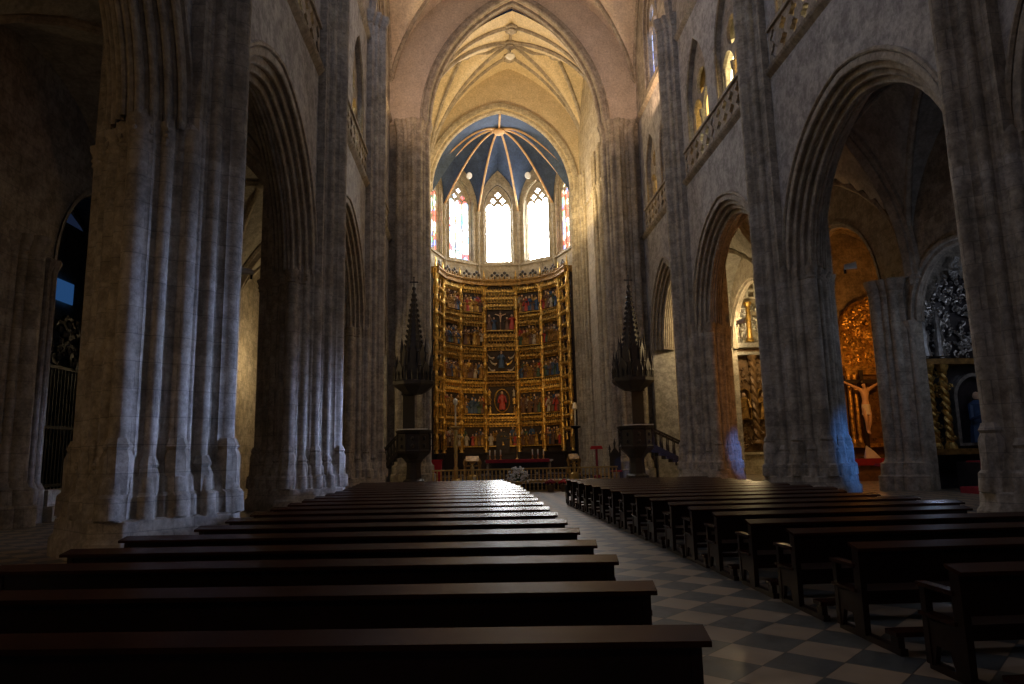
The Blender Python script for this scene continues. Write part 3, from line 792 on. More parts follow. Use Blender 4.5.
def scene(TF, x0, x1, z0, z1, kind=0):
    """a framed recessed relief with painted and gilded figures"""
    p = MB(); p.box(x0, x1, -.05, .02, z0, z1, TF)
    fr = .05
    f = MB(); f.box(x0, x1, .0, .28, z0-.02, z0+.07, TF)
    for xx in (x0, x1-fr): f.box(xx, xx+fr, 0, .22, z0, z1, TF)
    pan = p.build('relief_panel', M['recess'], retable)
    f.build('ledge', M['gold'], pan)
    g = MB(); W_ = x1-x0; H_ = z1-z0
    if kind == 1:      # crucifixion
        g.cur = 6; g.box((x0+x1)/2-.05, (x0+x1)/2+.05, .1, .2, z0+.1, z1-.05, TF); g.box((x0+x1)/2-.5, (x0+x1)/2+.5, .1, .2, z1-.42, z1-.33, TF)
        xc = (x0+x1)/2; g.cur = 8
        g.lathe(xc, .26, [(.04, z0+.75), (.07, z0+1.1), (.1, z1-.6), (.13, z1-.5), (.04, z1-.42)], 6, TF); g.ball((xc, .28, z1-.34), .08, 6, 4, TF)
        for s in (-1, 1): g.tube([TF(Vector((xc+s*.1, .24, z1-.5))), TF(Vector((xc+s*.45, .22, z1-.36)))], .035, 5)
        for s in (-1, 1):
            figure(g, TF, xc+s*.95, .2, z0+.1, H_*.72, (0 if s > 0 else 6, 8)); figure(g, TF, xc+s*.55, .16, z0+.08, H_*.6, (1 if s < 0 else 6, 8))
    elif kind == 2:    # enthroned figure inside a pointed oval
        xc = (x0+x1)/2; zc = (z0+z1)/2
        g.cur = 4; g.tube([TF(Vector((xc+.62*math.sin(t), .12, zc+.95*math.cos(t)))) for t in [2*PI*j/20 for j in range(21)]], .05, 5)
        figure(g, TF, xc, .25, zc-.75, 1.5, (0, 8)); 
        for s in (-1, 1):
            for zz in (.1, .85, 1.5): figure(g, TF, xc+s*(.98+.06*random.random()), .2, z0+zz, .62, (random.choice((3, 4, 7, 5)), 8))
    elif kind == 3:    # figure borne upwards by angels
        xc = (x0+x1)/2
        figure(g, TF, xc, .25, z0+.35, H_*.78, (1, 8))
        for s in (-1, 1):
            for zz, dx in ((.2, .9), (.75, .75), (1.25, .95)):
                g.cur = random.choice((4, 5, 0)); c = TF(Vector((xc+s*dx, .2, z0+zz)))
                g.tube([TF(Vector((xc+s*(dx-.3), .2, z0+zz-.1))), c, TF(Vector((xc+s*(dx+.2), .18, z0+zz+.28)))], .1, 6, .03); g.cur = 8; g.ball((xc+s*(dx-.32), .25, z0+zz-.02), .07, 6, 4, TF)
    else:
        n = max(3, int(W_/.30))
        for r, (zo, yy, hh) in enumerate(((.42, .10, .60), (.06, .24, .62))):
            for i in range(n-r):
                if random.random() < .14: continue
                x = x0+.2+(W_-.4)*(i+.5*r)/(n-1)+random.uniform(-.05, .05)
                figure(g, TF, x, yy, z0+zo*H_*.6+.04, H_*hh*random.uniform(.85, 1.25), (random.choice((0, 1, 2, 3, 7, 5, 6, 7, 7, 6, 6, 1)), 8 if random.random() < .6 else 7))
    g.cur = 3
    g.build('carved_relief', FM, pan, True)
def canopy(TF, x0, x1, z0, z1, tiers=1, mat='gold'):
    g = MB(); n = max(3, round((x1-x0)/.24)); w = (x1-x0)/n
    H_ = (z1-z0)/tiers
    for t in range(tiers):
        zb = z0+t*H_; dep = .30
        g.box(x0, x1, 0, .16, zb, zb+.05*H_, TF)
        for i in range(n):
            xa = x0+i*w; xc = xa+w/2
            # narrow niche column with gable and pinnacle
            g.box(xa, xa+.03, 0, dep, zb, zb+H_*.70, TF)
            g.loft([[TF(Vector((xa, dep-.03, zb+H_*.42))), TF(Vector((xa+w, dep-.03, zb+H_*.42))), TF(Vector((xc, dep-.03, zb+H_*.80)))],
                    [TF(Vector((xa, dep, zb+H_*.42))), TF(Vector((xa+w, dep, zb+H_*.42))), TF(Vector((xc, dep, zb+H_*.80)))]])
            g.lathe(xa, dep, [(.035, zb+H_*.35), (.035, zb+H_*.72), (.002, zb+H_*.98)], 4, TF)
            g.lathe(xc, .14, [(.05, zb+H_*.02), (.045, zb+H_*.25), (.02, zb+H_*.33)], 5, TF)
            g.ball((xc, .14, zb+H_*.37), .03, 5, 3, TF)
        g.box(x0, x1, dep-.04, dep+.01, zb+H_*.38, zb+H_*.43, TF)
    g.build('canopy_row', M[mat], retable)
ZT = 15.75
names = {}
for k in range(7):
    p, q = ap(edges[k], RR), ap(edges[k+1], RR); TF, L = facet_frame(p, q)
    e = .09
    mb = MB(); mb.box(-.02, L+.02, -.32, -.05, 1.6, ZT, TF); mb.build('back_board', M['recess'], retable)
    if k in (0, 6):
        # outer border: stacked small statues under canopies
        for z in [2.6+1.02*i for i in range(13)]:
            for i in range(2):
                g = MB(); figure(g, TF, L*(.28+.44*i), .12, z, .62, (random.choice((3, 4, 7, 6)), 8)); g.build('border_statue', FM, retable, True)
            canopy(TF, e, L-e, z+.66, z+1.0)
        continue
    if k == 3:
        plan = [('s', 3.75, 1), ]
        scene(TF, e, L-e, 2.2, 3.75, 0)
        canopy(TF, e, L-e, 3.8, 4.75, 2)
        scene(TF, e, L-e, 4.8, 7.1, 2)
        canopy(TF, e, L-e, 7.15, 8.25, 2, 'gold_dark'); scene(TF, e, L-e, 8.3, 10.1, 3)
        canopy(TF, e, L-e, 10.15, 11.75, 2); scene(TF, e, L-e, 11.8, 13.6, 1)
        canopy(TF, e, L-e, 13.65, 15.5, 3)
        # tabernacle door in the predella
        mb = MB(); mb.plate(arch_hole(.55, .5, L/2, 1.75, 2.9, 5), [], .3, .36, lambda s, z, t: tuple(TF(Vector((s, t, z))))); mb.build('tabernacle_door', M['marble_dark'], retable)
    else:
        scene(TF, e, L-e, 2.2, 3.75); canopy(TF, e, L-e, 3.8, 4.75, 2)
        zz = 4.8
        for r in range(4):
            hp = (1.72, 1.6, 1.68, 1.7)[r]; hc = (1.15, 1.12, 1.1, .68)[r]
            scene(TF, e, L-e, zz, zz+hp); canopy(TF, e, L-e, zz+hp+.04, zz+hp+hc, 2 if r < 3 else 1, 'gold' if r else 'gold_bright'); zz += hp+hc+.03
    # trefoil arch head under the cornice
    mb = MB(); mb.tube([TF(Vector((s, .3, z))) for s, z in arch_pts(L/2-.12, .55, 8, 0, L/2, 15.05)], .05, 5); mb.build('head_arch', M['gold_bright'], retable)
# buttress columns between the bays
for k in range(8):
    p = ap(edges[k], RR-.22); g = MB(); r = .13 if k not in (0, 7) else .12
    prof = []; z = 1.7
    T_ = lambda v: v
    while z < 15.3:
        g.lathe(p.x, p.y, [(r*1.5, z), (r*1.5, z+.1), (r, z+.18), (r*.85, z+1.05), (r*1.35, z+1.12), (r*1.1, z+1.2)], 8)
        for i in range(4):
            an = i*PI/2+.4; g.lathe(p.x+r*1.5*math.cos(an), p.y+r*1.5*math.sin(an), [(.035, z+.3), (.035, z+.9), (.003, z+1.2)], 4)
        z += 1.2
    g.lathe(p.x, p.y, [(r*.9, z), (r*.6, z+.5), (.01, z+.95)], 6)
    g.build('buttress_column', M['gold_bright'], retable, True)
# cornice and cresting
for k in range(7):
    p, q = ap(edges[k], RR), ap(edges[k+1], RR); TF, L = facet_frame(p, q)
    g = MB(); g.box(-.05, L+.05, -.3, .5, ZT-.1, ZT+.12, TF); g.box(-.05, L+.05, -.3, .42, ZT+.12, ZT+.3, TF); g.box(-.05, L+.05, -.3, .55, ZT+.3, ZT+.42, TF)
    n = int(L/.2)
    for i in range(n): g.ball(((i+.5)*L/n, .45, ZT+.2), .085, 6, 4, TF)
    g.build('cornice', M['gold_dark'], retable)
    g = MB(); n = max(3, int(L/.3))
    for i in range(n):
        x = (i+.5)*L/n; g.lathe(x, .35, [(.08, ZT+.4), (.03, ZT+.5), (.07, ZT+.58), (.005, ZT+.74)], 6, TF)
    g.build('cresting', M['gold_dark'], retable)
    for f0 in ((.3, .7) if k in (2, 4, 5, 1) else (.35, .65) if k == 3 else (.5,)):
        g = MB(); x = L*f0
        g.lathe(x, .2, [(.06, ZT+.4), (.05, ZT+.75)], 6, TF)
        for dx, dz in ((0, 1.05), (-.22, .85), (.22, .85)): g.ball((x+dx, .2, ZT+dz), (.14, .07, .14), 8, 5, TF)
        g.build('trefoil_finial', M['pulpit'], retable, True)
# dark stone dado below
g = MB()
for k in range(7):
    p, q = ap(edges[k], RR), ap(edges[k+1], RR); TF, L = facet_frame(p, q)
    g.box(-.03, L+.03, -.3, .25, 0, 1.7, TF); g.box(-.03, L+.03, -.3, .4, 1.6, 1.75, TF)
g.build('dado', M['marble_dark'], retable)

# ------------------------------------------------------------------ chancel floor furniture
mb = MB(); mb.box(-2.9, 8.1, 44.2, 51.8, 0, .07); mb.box(-2.6, 7.8, 45.2, 51.8, .07, .14); mb.box(-1.4, 6.2, 46.2, 51.6, .14, .2)
o = struct(mb.build('floor_chancel_steps', M['marble_dark']))
ax_ = 2.75; AYY = 48.0; DZ = -.25
altar = thing('altar_table', 'long marble altar on slim legs below the gilded altarpiece', 'altar', (ax_, AYY, .45))
g = MB(); g.box(ax_-2.3, ax_+2.3, AYY-.45, AYY+.45, 1.32, 1.42); g.build('altar_top', M['stone_pale'], altar)
for dx in (-2.1, -1.2, 1.2, 2.1):
    g = MB(); g.lathe(ax_+dx, AYY, [(.14, .45), (.14, .55), (.08, .62), (.09, .95), (.08, 1.2), (.14, 1.27), (.14, 1.32)], 10); g.build('leg', M['stone_pale'], altar, True)
g = MB(); g.box(ax_-1.9, ax_+1.9, AYY-.1, AYY+.1, .45, 1.3); g.build('altar_front', M['marble_dark'], altar)
g = MB(); g.box(ax_-2.25, ax_+2.05, AYY-.47, AYY+.46, 1.42, 1.46); g.box(ax_-2.25, ax_+2.05, AYY-.50, AYY-.46, 1.24, 1.46)
tag(g.build('altar_cloth', M['red_cloth']), 'dark crimson cloth lying along the top of the altar', 'cloth')
for i, (dx, w) in enumerate(((-1.95, 'outermost on the left'), (-1.6, 'middle one of the left three'), (-1.22, 'innermost of the left three'), (.95, 'innermost of the right three'), (1.32, 'middle one of the right three'), (1.7, 'outermost on the right'))):
    c = thing('candlestick', 'brass candlestick with pale candle on the altar, '+w, 'candlestick', (ax_+dx, AYY+.1, 1.46), 'six candlesticks on the altar')
    g = MB(); g.lathe(ax_+dx, AYY+.1, [(.09, 1.46), (.09, 1.49), (.03, 1.53), (.045, 1.6), (.025, 1.66), (.07, 1.72), (.07, 1.74)], 8); g.build('holder', M['brass'], c, True)
    g = MB(); g.lathe(ax_+dx, AYY+.1, [(.045, 1.74), (.045, 2.08), (.01, 2.12)], 8); g.build('candle', M['wax'], c, True)
c = thing('altar_crucifix', 'thin dark standing crucifix at the middle of the altar', 'crucifix', (ax_-.1, AYY, 1.46))
g = MB(); g.lathe(ax_-.1, AYY+.1, [(.1, 1.46), (.1, 1.5), (.025, 1.56), (.02, 2.0)], 8); g.build('stand', M['brass'], c, True)
g = MB(); g.box(ax_-.13, ax_-.07, AYY+.08, AYY+.12, 2.0, 2.9); g.box(ax_-.32, ax_+.12, AYY+.08, AYY+.12, 2.55, 2.61); g.build('cross', M['brass'], c)

for o_ in [altar, bpy.data.objects['altar_cloth']]+[q for q in bpy.data.objects if q.name.startswith(('candlestick', 'altar_crucifix'))]: o_.location.z -= .25
# red draped box, lecterns, chairs, paschal stand
g = MB(); g.box(-2.95, -2.2, 42.9, 43.5, 0, 1.28); g.box(-3.0, -2.15, 42.85, 43.55, 1.25, 1.33)
tag(g.build('draped_box', M['red_bright']), 'bright red cloth covered box standing right of the left pulpit', 'box')
c = thing('paschal_candlestick', 'tall brass paschal candle stand with white tip left of the altar', 'candlestick', (-1.35, 43.4, 0))
g = MB(); g.lathe(-1.35, 43.4, [(.3, 0), (.3, .1), (.12, .2), (.14, .8), (.09, .9), (.12, 1.6), (.1, 1.7), (.15, 2.3), (.1, 2.5), (.12, 3.1), (.42, 3.25), (.42, 3.3), (.1, 3.34)], 10); g.build('stand', M['brass'], c, True)
g = MB(); g.lathe(-1.35, 43.4, [(.05, 3.3), (.05, 4.6), (.14, 4.7), (.14, 4.95), (.02, 5.05)], 8); g.build('candle', M['wax'], c, True)
c = thing('side_candlestick', 'pale lamp stand at the right end of the altarpiece', 'lamp stand', (7.0, 50.2, .3))
g = MB(); g.lathe(7.0, 50.2, [(.3, .3), (.3, .4), (.07, .5), (.07, 3.2), (.38, 3.35), (.38, 3.45), (.08, 3.5)], 10); g.build('stand', M['bronze'], c, True)
g = MB(); g.lathe(7.0, 50.2, [(.06, 3.45), (.06, 4.6), (.2, 4.7), (.12, 5.1), (.02, 5.15)], 8); g.build('candle', M['wax'], c, True)
def lectern(x, y, lab, w=.75):
    c = thing('lectern', lab, 'lectern', (x, y, 0), 'gilded lecterns in the chancel')
    g = MB(); g.lathe(x, y, [(.35, .15 if y > 44.2 else 0), (.33, .3), (.1, .4), (.12, .75), (.08, 1.0), (.2, 1.1)], 8); g.build('foot', M['brass'], c, True)
    g = MB()
    for s in (-1, 1): g.lathe(x+s*w*.55, y, [(.08, .3), (.12, .5), (.08, .9), (.14, 1.1), (.02, 1.35)], 8)
    g.box(x-w*.6, x+w*.6, y-.08, y+.05, .3, .42); g.box(x-w*.6, x+w*.6, y-.08, y+.05, .85, .95); g.build('side_scroll', M['gold_dark'], c, True)
    g = MB(); g.loft([[Vector((x+a*w*.5, y-.25, 1.15)) for a in (-1, 1)]+[Vector((x+a*w*.5, y+.25, 1.45)) for a in (1, -1)], [Vector((x+a*w*.5, y-.25, 1.2)) for a in (-1, 1)]+[Vector((x+a*w*.5, y+.25, 1.5)) for a in (1, -1)]])
    g.build('book_rest', M['gold_dark'], c)
lectern(-.35, 43.3, 'ornate gilded lectern left of the altar behind the rail', .8)
lectern(5.9, 43.6, 'small gilded lectern right of the altar behind the rail', .6)
c = thing('red_lectern', 'red cloth topped stand against the pale right chancel wall', 'stand', (7.35, 43.7, 0))
g = MB(); g.lathe(7.35, 43.7, [(.25, 0), (.25, .1), (.07, .2), (.07, 1.75)], 8); g.build('pole', M['red_cloth'], c, True)
g = MB(); g.loft([[Vector((7.35+a*.38, 43.7+b*.2, 1.75)) for a, b in ((-1, -1), (1, -1), (1, 1), (-1, 1))], [Vector((7.35+a*.3, 43.7+b*.18, 1.95)) for a, b in ((-1, -1), (1, -1), (1, 1), (-1, 1))]]); g.build('cloth_top', M['red_bright'], c)
c = thing('throne_chair', 'tall dark carved chair with pinnacles at the right of the chancel', 'chair', (8.0, 41.2, 0))
x, y = 8.0, 40.9
g = MB(); g.box(x-.3, x+.3, y-.25, y+.25, .42, .5); g.build('seat', M['red_cloth'], c)
g = MB(); g.plate([(x-.32, .45), (x+.32, .45), (x+.32, 1.4), (x, 1.85), (x-.32, 1.4)], [], y+.2, y+.27, lambda s, z, t: (s, t, z))
g.build('backrest', M['pulpit'], c)
g = MB()
for s in (-1, 0, 1): g.lathe(x+s*.3, y+.23, [(.05, 1.3), (.05, 1.65+.3*(s == 0)), (.08, 1.7+.3*(s == 0)), (.005, 2.0+.35*(s == 0))], 6)
g.build('pinnacle', M['pulpit'], c)
for sx in (-1, 1):
    for sy in (-1, 1):
        g = MB(); g.box(x+sx*.28-.04, x+sx*.28+.04, y+sy*.22-.04, y+sy*.22+.04, 0, .42); g.build('leg', M['pulpit'], c)

# communion rail
RY = 30.2
rail = thing('communion_rail', 'long brass communion rail with turned balusters in front of the chancel', 'rail', (2, RY, 0))
def rail_run(xa, xb, y, zb, zt, n, nm='baluster'):
    g = MB(); g.box(xa, xb, y-.09, y+.09, zt-.06, zt); g.box(xa, xb, y-.07, y+.07, zb, zb+.06); g.build('handrail', M['brass'], rail)
    for i in range(n):
        x = xa+.05+(xb-xa-.1)*i/(n-1); h = zt-zb
        g = MB(); g.lathe(x, y, [(.04, zb+.05), (.04, zb+.1), (.018, zb+.14), (.045, zb+h*.42), (.018, zb+h*.62), (.035, zb+h*.72), (.018, zb+h*.78), (.04, zt-.08)], 6)
        g.build(nm, M['brass'], rail, True)
rail_run(-1.95, 5.95, RY, .34, .96, 48)
rail_run(.9, 5.9, RY-.62, 0, .44, 30, 'lower_baluster')
g = MB(); g.box(-2.2, 6.2, RY-.45, RY+1.5, 0, .33); tag(g.build('rail_step', M['marble_dark']), 'dark stone step carrying the communion rail', 'step')
# flowers
FX, FY = 1.62, RY-1.15
c = thing('flower_arrangement', 'large bunch of white flowers in front of the communion rail', 'flowers', (FX, FY, 0))
g = MB(); g.lathe(FX, FY, [(.2, 0), (.16, .08), (.07, .14), (.07, .28), (.16, .36), (.2, .44), (.17, .47)], 10); g.build('vase', M['brass'], c, True)
g = MB()
for i in range(60):
    a = random.uniform(0, 2*PI); r = random.uniform(0, .5)**.8; hz = .5+(.5-r*.5)*random.random()
    g.tube([(FX, FY, .42), (FX+r*math.cos(a)*.9, FY+r*math.sin(a)*.5, hz)], .012, 4)
g.build('stems', M['leaf'], c)
g = MB()
for i in range(130):
    a = random.uniform(0, 2*PI); el = random.uniform(-.35, 1.4); R_ = random.uniform(.28, .52)
    g.ball((FX+R_*math.cos(a)*math.cos(el), FY+.3*math.sin(a)*math.cos(el), .55+R_*.95*math.sin(el)), (.05, .05, .04), 6, 4)
g.build('blooms', M['flower'], c)
for xx, mt, lb, ct in ((3.5, 'red_bright', 'red flower pot below the rail, right of the white flowers', 'flower pot'), (2.95, 'red_cloth', 'dark red flower pot beside the white flowers', 'flower pot')):
    c = thing('flower_pot', lb, ct, (xx, RY-1.15, 0))
    g = MB(); g.lathe(xx, RY-1.15, [(.12, 0), (.17, .25), (.18, .28)], 10); g.build('pot', M['barwood'], c, True)
    g = MB()
    for i in range(26): a = i*2.4; r = .02+.2*(i/26); g.ball((xx+r*math.cos(a), RY-1.15+r*math.sin(a), .36+.1*(1-i/26)), .05, 6, 4)
    g.build('blooms', M[mt], c)

# ------------------------------------------------------------------ pulpits
def pulpit(cx, cy, sgn, lab, stair_dx):
    """sgn: side towards which the stair descends"""
    o = thing('pulpit', lab, 'pulpit', (cx, cy, 0), 'pair of pulpits at the crossing piers')
    hexa = dict(n=8, ph=PI/8)
    g = MB(); g.lathe(cx, cy, [(.62, 0), (.62, .25), (.45, .35), (.40, .9), (.42, 1.2), (.55, 1.35), (.5, 1.45)], **hexa); g.build('foot', M['pulpit'], o)
    g = MB(); g.lathe(cx, cy, [(.45, 1.3), (.7, 1.5), (.95, 1.72), (1.0, 1.85), (.93, 1.9), (.93, 2.75), (1.02, 2.82), (1.05, 2.95), (.9, 2.96)], **hexa)
    b = g.build('basket', M['pulpit'], o)
    g = MB()
    for i in range(8):
        a = PI/8+i*PI/4
        g.lathe(cx+.94*math.cos(a), cy+.94*math.sin(a), [(.06, 1.8), (.045, 2.0), (.045, 2.6), (.08, 2.75)], 6)
        m_ = a+PI/8
        for z in (2.1, 2.5): g.ball((cx+.87*math.cos(m_), cy+.87*math.sin(m_), z), (.1, .1, .12), 6, 4)
    g.build('basket_carving', M['pulpit'], b)
    g = MB(); g.box(cx-.8, cx+.8, cy-1.05, cy-.75, 2.97, 3.02); g.build('book_ledge', M['white_cloth'], b)
    # back board from basket to canopy
    bx = cx+sgn*.35
    g = MB(); g.box(bx-.33, bx+.33, cy+.6, cy+.75, 2.0, 5.4); g.box(bx-.4, bx+.4, cy+.55, cy+.78, 2.9, 3.0); g.box(bx-.4, bx+.4, cy+.5, cy+.78, 4.95, 5.3); g.build('back_board', M['pulpit'], o)
    # canopy
    g = MB(); g.lathe(cx, cy, [(.5, 4.95), (.75, 5.1), (1.12, 5.35), (1.2, 5.45), (1.2, 5.62), (1.1, 5.7), (1.05, 6.0)], **hexa); can = g.build('canopy', M['pulpit'], o)
    g = MB()
    for i in range(24):
        a = 2*PI*i/24; R_ = 1.13
        g.lathe(cx+R_*math.cos(a), cy+R_*math.sin(a), [(.04, 5.65), (.04, 5.95), (.07, 6.0), (.004, 6.25)], 4)
    for i in range(8):
        a = PI/8+i*PI/4
        g.lathe(cx+1.05*math.cos(a), cy+1.05*math.sin(a), [(.09, 5.6), (.08, 6.4), (.12, 6.45), (.09, 6.55), (.005, 7.2)], 6)
        g.lathe(cx+.72*math.cos(a), cy+.72*math.sin(a), [(.08, 6.4), (.07, 7.2), (.11, 7.25), (.08, 7.35), (.005, 8.1)], 6)
        a += PI/8
        # gabled windows between pinnacles
        for R_, z0, z1, w in ((.98, 5.7, 6.75, .26), (.66, 6.6, 7.7, .18)):
            d = Vector((math.cos(a), math.sin(a), 0)); t = Vector((-d.y, d.x, 0)); c0 = Vector((cx, cy, 0))+d*R_
            g.loft([[c0+t*w*s+Vector((0, 0, z))+d*dd for s, z in ((-1, z0), (1, z0), (1, z0+(z1-z0)*.55), (0, z1), (-1, z0+(z1-z0)*.55))] for dd in (0, .06)])
    g.build('canopy_tracery', M['pulpit'], can)
    g = MB(); g.lathe(cx, cy, [(.82, 6.0), (.8, 6.6), (.58, 6.7), (.56, 7.4), (.48, 7.5), (.34, 8.4), (.22, 9.5), (.1, 10.6), (.05, 10.9)], **hexa)
    for i in range(8):
        a = PI/8+i*PI/4
        for z in [7.6+.3*j for j in range(11)]:
            R_ = .48*(10.9-z)/3.3+.05
            g.ball((cx+R_*math.cos(a), cy+R_*math.sin(a), z), (.075, .075, .09), 5, 4)
    g.build('spire', M['pulpit'], o)
    g = MB(); g.ball((cx, cy, 10.95), .12, 8, 5); g.box(cx-.03, cx+.03, cy-.03, cy+.03, 11.0, 11.6); g.box(cx-.2, cx+.2, cy-.03, cy+.03, 11.3, 11.37); 
    for dx, dz in ((-.2, 11.335), (.2, 11.335), (0, 11.62)): g.ball((cx+dx, cy, dz), .055, 6, 4)
    g.build('finial_cross', M['pulpit'], o)
    # stair
    n = 9; g = MB(); xs = cx+sgn*.8; dx = stair_dx/n
    for i in range(n):
        z = 1.85*(1-(i+1)/(n+1)); xa = xs+sgn*dx*i; xb = xa+sgn*dx
        g.box(min(xa, xb), max(xa, xb), cy-.15, cy+.75, max(0, z-.2), z)
    st = g.build('stair', M['pulpit'], o)
    for yy in (cy-.18, cy+.78):
        g = MB(); xe = xs+sgn*stair_dx
        g.loft([[Vector((x, y_, z)) for x, z in ((xs, 1.75), (xe, .0), (xe, .22), (xs, 2.0))] for y_ in (yy-.03, yy+.03)])
        g.loft([[Vector((x, y_, z)) for x, z in ((xs-sgn*.1, 2.85), (xe, 1.05), (xe, 1.17), (xs-sgn*.1, 2.97))] for y_ in (yy-.06, yy+.06)])
        for i in range(10):
            f0 = (i+.5)/10; x = xs+(xe-xs)*f0; z = 1.95*(1-f0)+.15*f0
            g.lathe(x, yy, [(.035, z), (.06, z+.3), (.03, z+.6), (.04, z+.9)], 6)
        g.lathe(xe, yy, [(.09, 0), (.09, 1.2), (.12, 1.25), (.02, 1.4)], 6)
        g.build('stair_railing', M['pulpit'], o)
pulpit(-3.5, 39.0, -1, 'dark gothic wooden pulpit with spired canopy at the left crossing pier', 1.6)
pulpit(8.8, 39.0, 1, 'dark gothic wooden pulpit with spired canopy at the right crossing pier', 3.5)

# ------------------------------------------------------------------ pews
def make_pew(L, label, group, armL=True):
    o = thing('wooden_pew', label, 'pew', (0, 0, 0), group)
    H_ = .76
    g = MB(); g.box(.03, L-.03, -.02, .03, .44, .735); g.box(.03, L-.03, -.03, .04, .70, .735); g.build('backrest', M['wood'], o)
    g = MB(); g.loft([[Vector((x, y, z)) for y, z in ((-.10, .706), (-.10, .732), (.06, .764), (.075, .758), (.06, .736))] for x in (-.03, L+.03)]); g.build('book_ledge', M['wood_top'], o)
    g = MB(); g.box(.03, L-.03, .05, .42, .335, .37); g.box(.03, L-.03, .08, .11, .26, .335); g.build('seat', M['wood'], o)
    for x in (0, L-.05):
        g = MB()
        g.box(x, x+.05, -.03, .07, .04, .72)
        g.box(x, x+.05, .36, .42, .04, .56)
        g.plate([(.05, .30), (.38, .30), (.38, .36), (.30, .34), (.05, .36)], [], x+.005, x+.045, lambda s, z, t: (t, s, z))
        g.plate([(.02, .04), (.12, .04), (.16, .18), (.30, .18), (.34, .04), (.42, .04), (.42, .30), (.02, .30)], [], x+.008, x+.042, lambda s, z, t: (t, s, z))
        e = g.build('end_panel', M['wood'], o)
        g = MB(); g.box(x-.015, x+.065, .04, .44, .56, .59); g.build('armrest', M['wood_top'], e)
        g = MB(); g.box(x-.02, x+.07, .04, .43, .365, .39); g.build('seat_cap', M['wood_top'], e)
    g = MB(); g.box(.0, L, -.47, -.32, .135, .17); g.build('kneeler', M['wood_top'], o)
    for x in (.02, L/2, L-.08):
        g = MB(); g.box(x, x+.06, -.47, .42, 0, .05); g.box(x, x+.05, -.45, -.35, .05, .135); g.build('runner', M['wood'], o)
    return o
def copy_tree(o, parent=None):
    c = o.copy(); COL.objects.link(c)
    if parent is not None: c.parent = parent
    for ch in list(o.children): copy_tree(ch, c)
    return c
LY = [3.26, 4.39, 5.54, 6.5, 7.56, 8.6, 9.65, 10.7, 11.75, 12.8, 13.85, 14.9, 15.95, 17.0, 18.05, 19.1, 20.15, 21.2, 22.25]
LX0 = [-3.8]*5+[-3.35]+[-3.5]*13
RYS = [3.5, 4.66, 5.84, 6.95, 7.97, 9.03, 9.98, 10.95, 12.0, 13.05, 14.1, 15.1, 16.15, 17.2, 18.25, 19.3, 20.35, 21.4]
protos = {}
def place_pew(L, label, group, loc, rz):
    key = round(L, 2)
    if key not in protos:
        protos[key] = o = make_pew(key, label, group)
    else:
        o = copy_tree(protos[key]); o['label'] = label; o['group'] = group
    o.location = loc; o.rotation_euler = (0, 0, rz)
for i, y in enumerate(LY):
    XE = .98 if i == 0 else 1.03 if y < 18 else 1.03-.07*(y-18)
    Lw = 4.85 if LX0[i] < -3.6 else 4.45; rz = math.radians(-5.0)
    lab = 'dark varnished wooden pew in the left block, %s row from the camera' % ordinal(i)
    if i == len(LY)-1: lab = 'frontmost dark pew of the left block, its ledge gleaming white'
    place_pew(Lw, lab, 'pews of the left block', (XE-Lw*math.cos(rz), y-Lw*math.sin(rz), 0), rz)
for i, y in enumerate(RYS):
    Lw = 3.3 if y < 9.5 else 3.9 if y < 13.5 else 4.3
    lab = 'dark wooden pew with armrests in the right block, %s row from the camera' % ordinal(i)
    if i == len(RYS)-1: lab = 'frontmost dark pew of the right block, nearest the communion rail'
    place_pew(Lw, lab, 'pews of the right block', (3.17-.0285*(y-3.5), y, 0), 0)

# ------------------------------------------------------------------ side chapel furnishing
def body_skin(name, joints, edges_, radii, mat, parent, T):
    me = bpy.data.meshes.new(name); me.from_pydata([tuple(T(Vector(j))) for j in joints], edges_, [])
    o = bpy.data.objects.new(name, me); COL.objects.link(o)
    md = o.modifiers.new('skin', 'SKIN'); md.use_smooth_shade = True
    if not me.skin_vertices: 
        bpy.context.view_layer.objects.active = o
    for i, r in enumerate(radii): me.skin_vertices[0].data[i].radius = (r, r)
    me.skin_vertices[0].data[0].use_root = True
    o.modifiers.new('sub', 'SUBSURF').levels = 1
    dg = bpy.context.evaluated_depsgraph_get(); ev = o.evaluated_get(dg)
    m2 = bpy.data.meshes.new_from_object(ev); bpy.data.objects.remove(o)
    m2.materials.clear(); m2.materials.append(mat)
    o2 = bpy.data.objects.new(name, m2); COL.objects.link(o2)
    o2.parent = parent; o2.matrix_parent_inverse = parent.matrix_basis.inverted()
    return o2
def wallframe(X, sg):      # local x -> world y, local y (out) -> towards the nave, z up
    return lambda v: Vector((X-sg*v[1], v[0], v[2]))

def column(g, T, x, y, z0, z1, r=.16, twist=False):
    if twist:
        for s in (0, PI):
            g.tube([T(Vector((x+r*.45*math.cos(t*5+s), y+r*.45*math.sin(t*5+s), z0+.2+(z1-z0-.4)*t/6))) for t in [k*6/40 for k in range(41)]], r*.62, 6)
    else: g.lathe(x, y, [(r, z0+.2), (r*.85, z1-.3)], 8, T)
    g.lathe(x, y, [(r*1.5, z0), (r*1.5, z0+.1), (r*1.1, z0+.22)], 8, T); g.lathe(x, y, [(r*.9, z1-.3), (r*1.5, z1-.1), (r*1.6, z1)], 8, T)
def foliage(g, T, x0, x1, y, z0, z1, n, r=.1, inside=None):
    for _ in range(n):
        x = random.uniform(x0, x1); z = random.uniform(z0, z1)
        if inside and not inside(x, z): continue
        a = random.uniform(0, 2*PI); R_ = random.uniform(.6, 1.5)*r
        pts = [T(Vector((x+R_*(1-.12*k)*math.cos(a+k*.8), y+random.uniform(0, .05), z+R_*(1-.12*k)*math.sin(a+k*.8)))) for k in range(6)]
        g.tube(pts, .035*R_/.1, 4, .012)
        g.ball((x, y+.05, z), R_*.38, 5, 4, T)

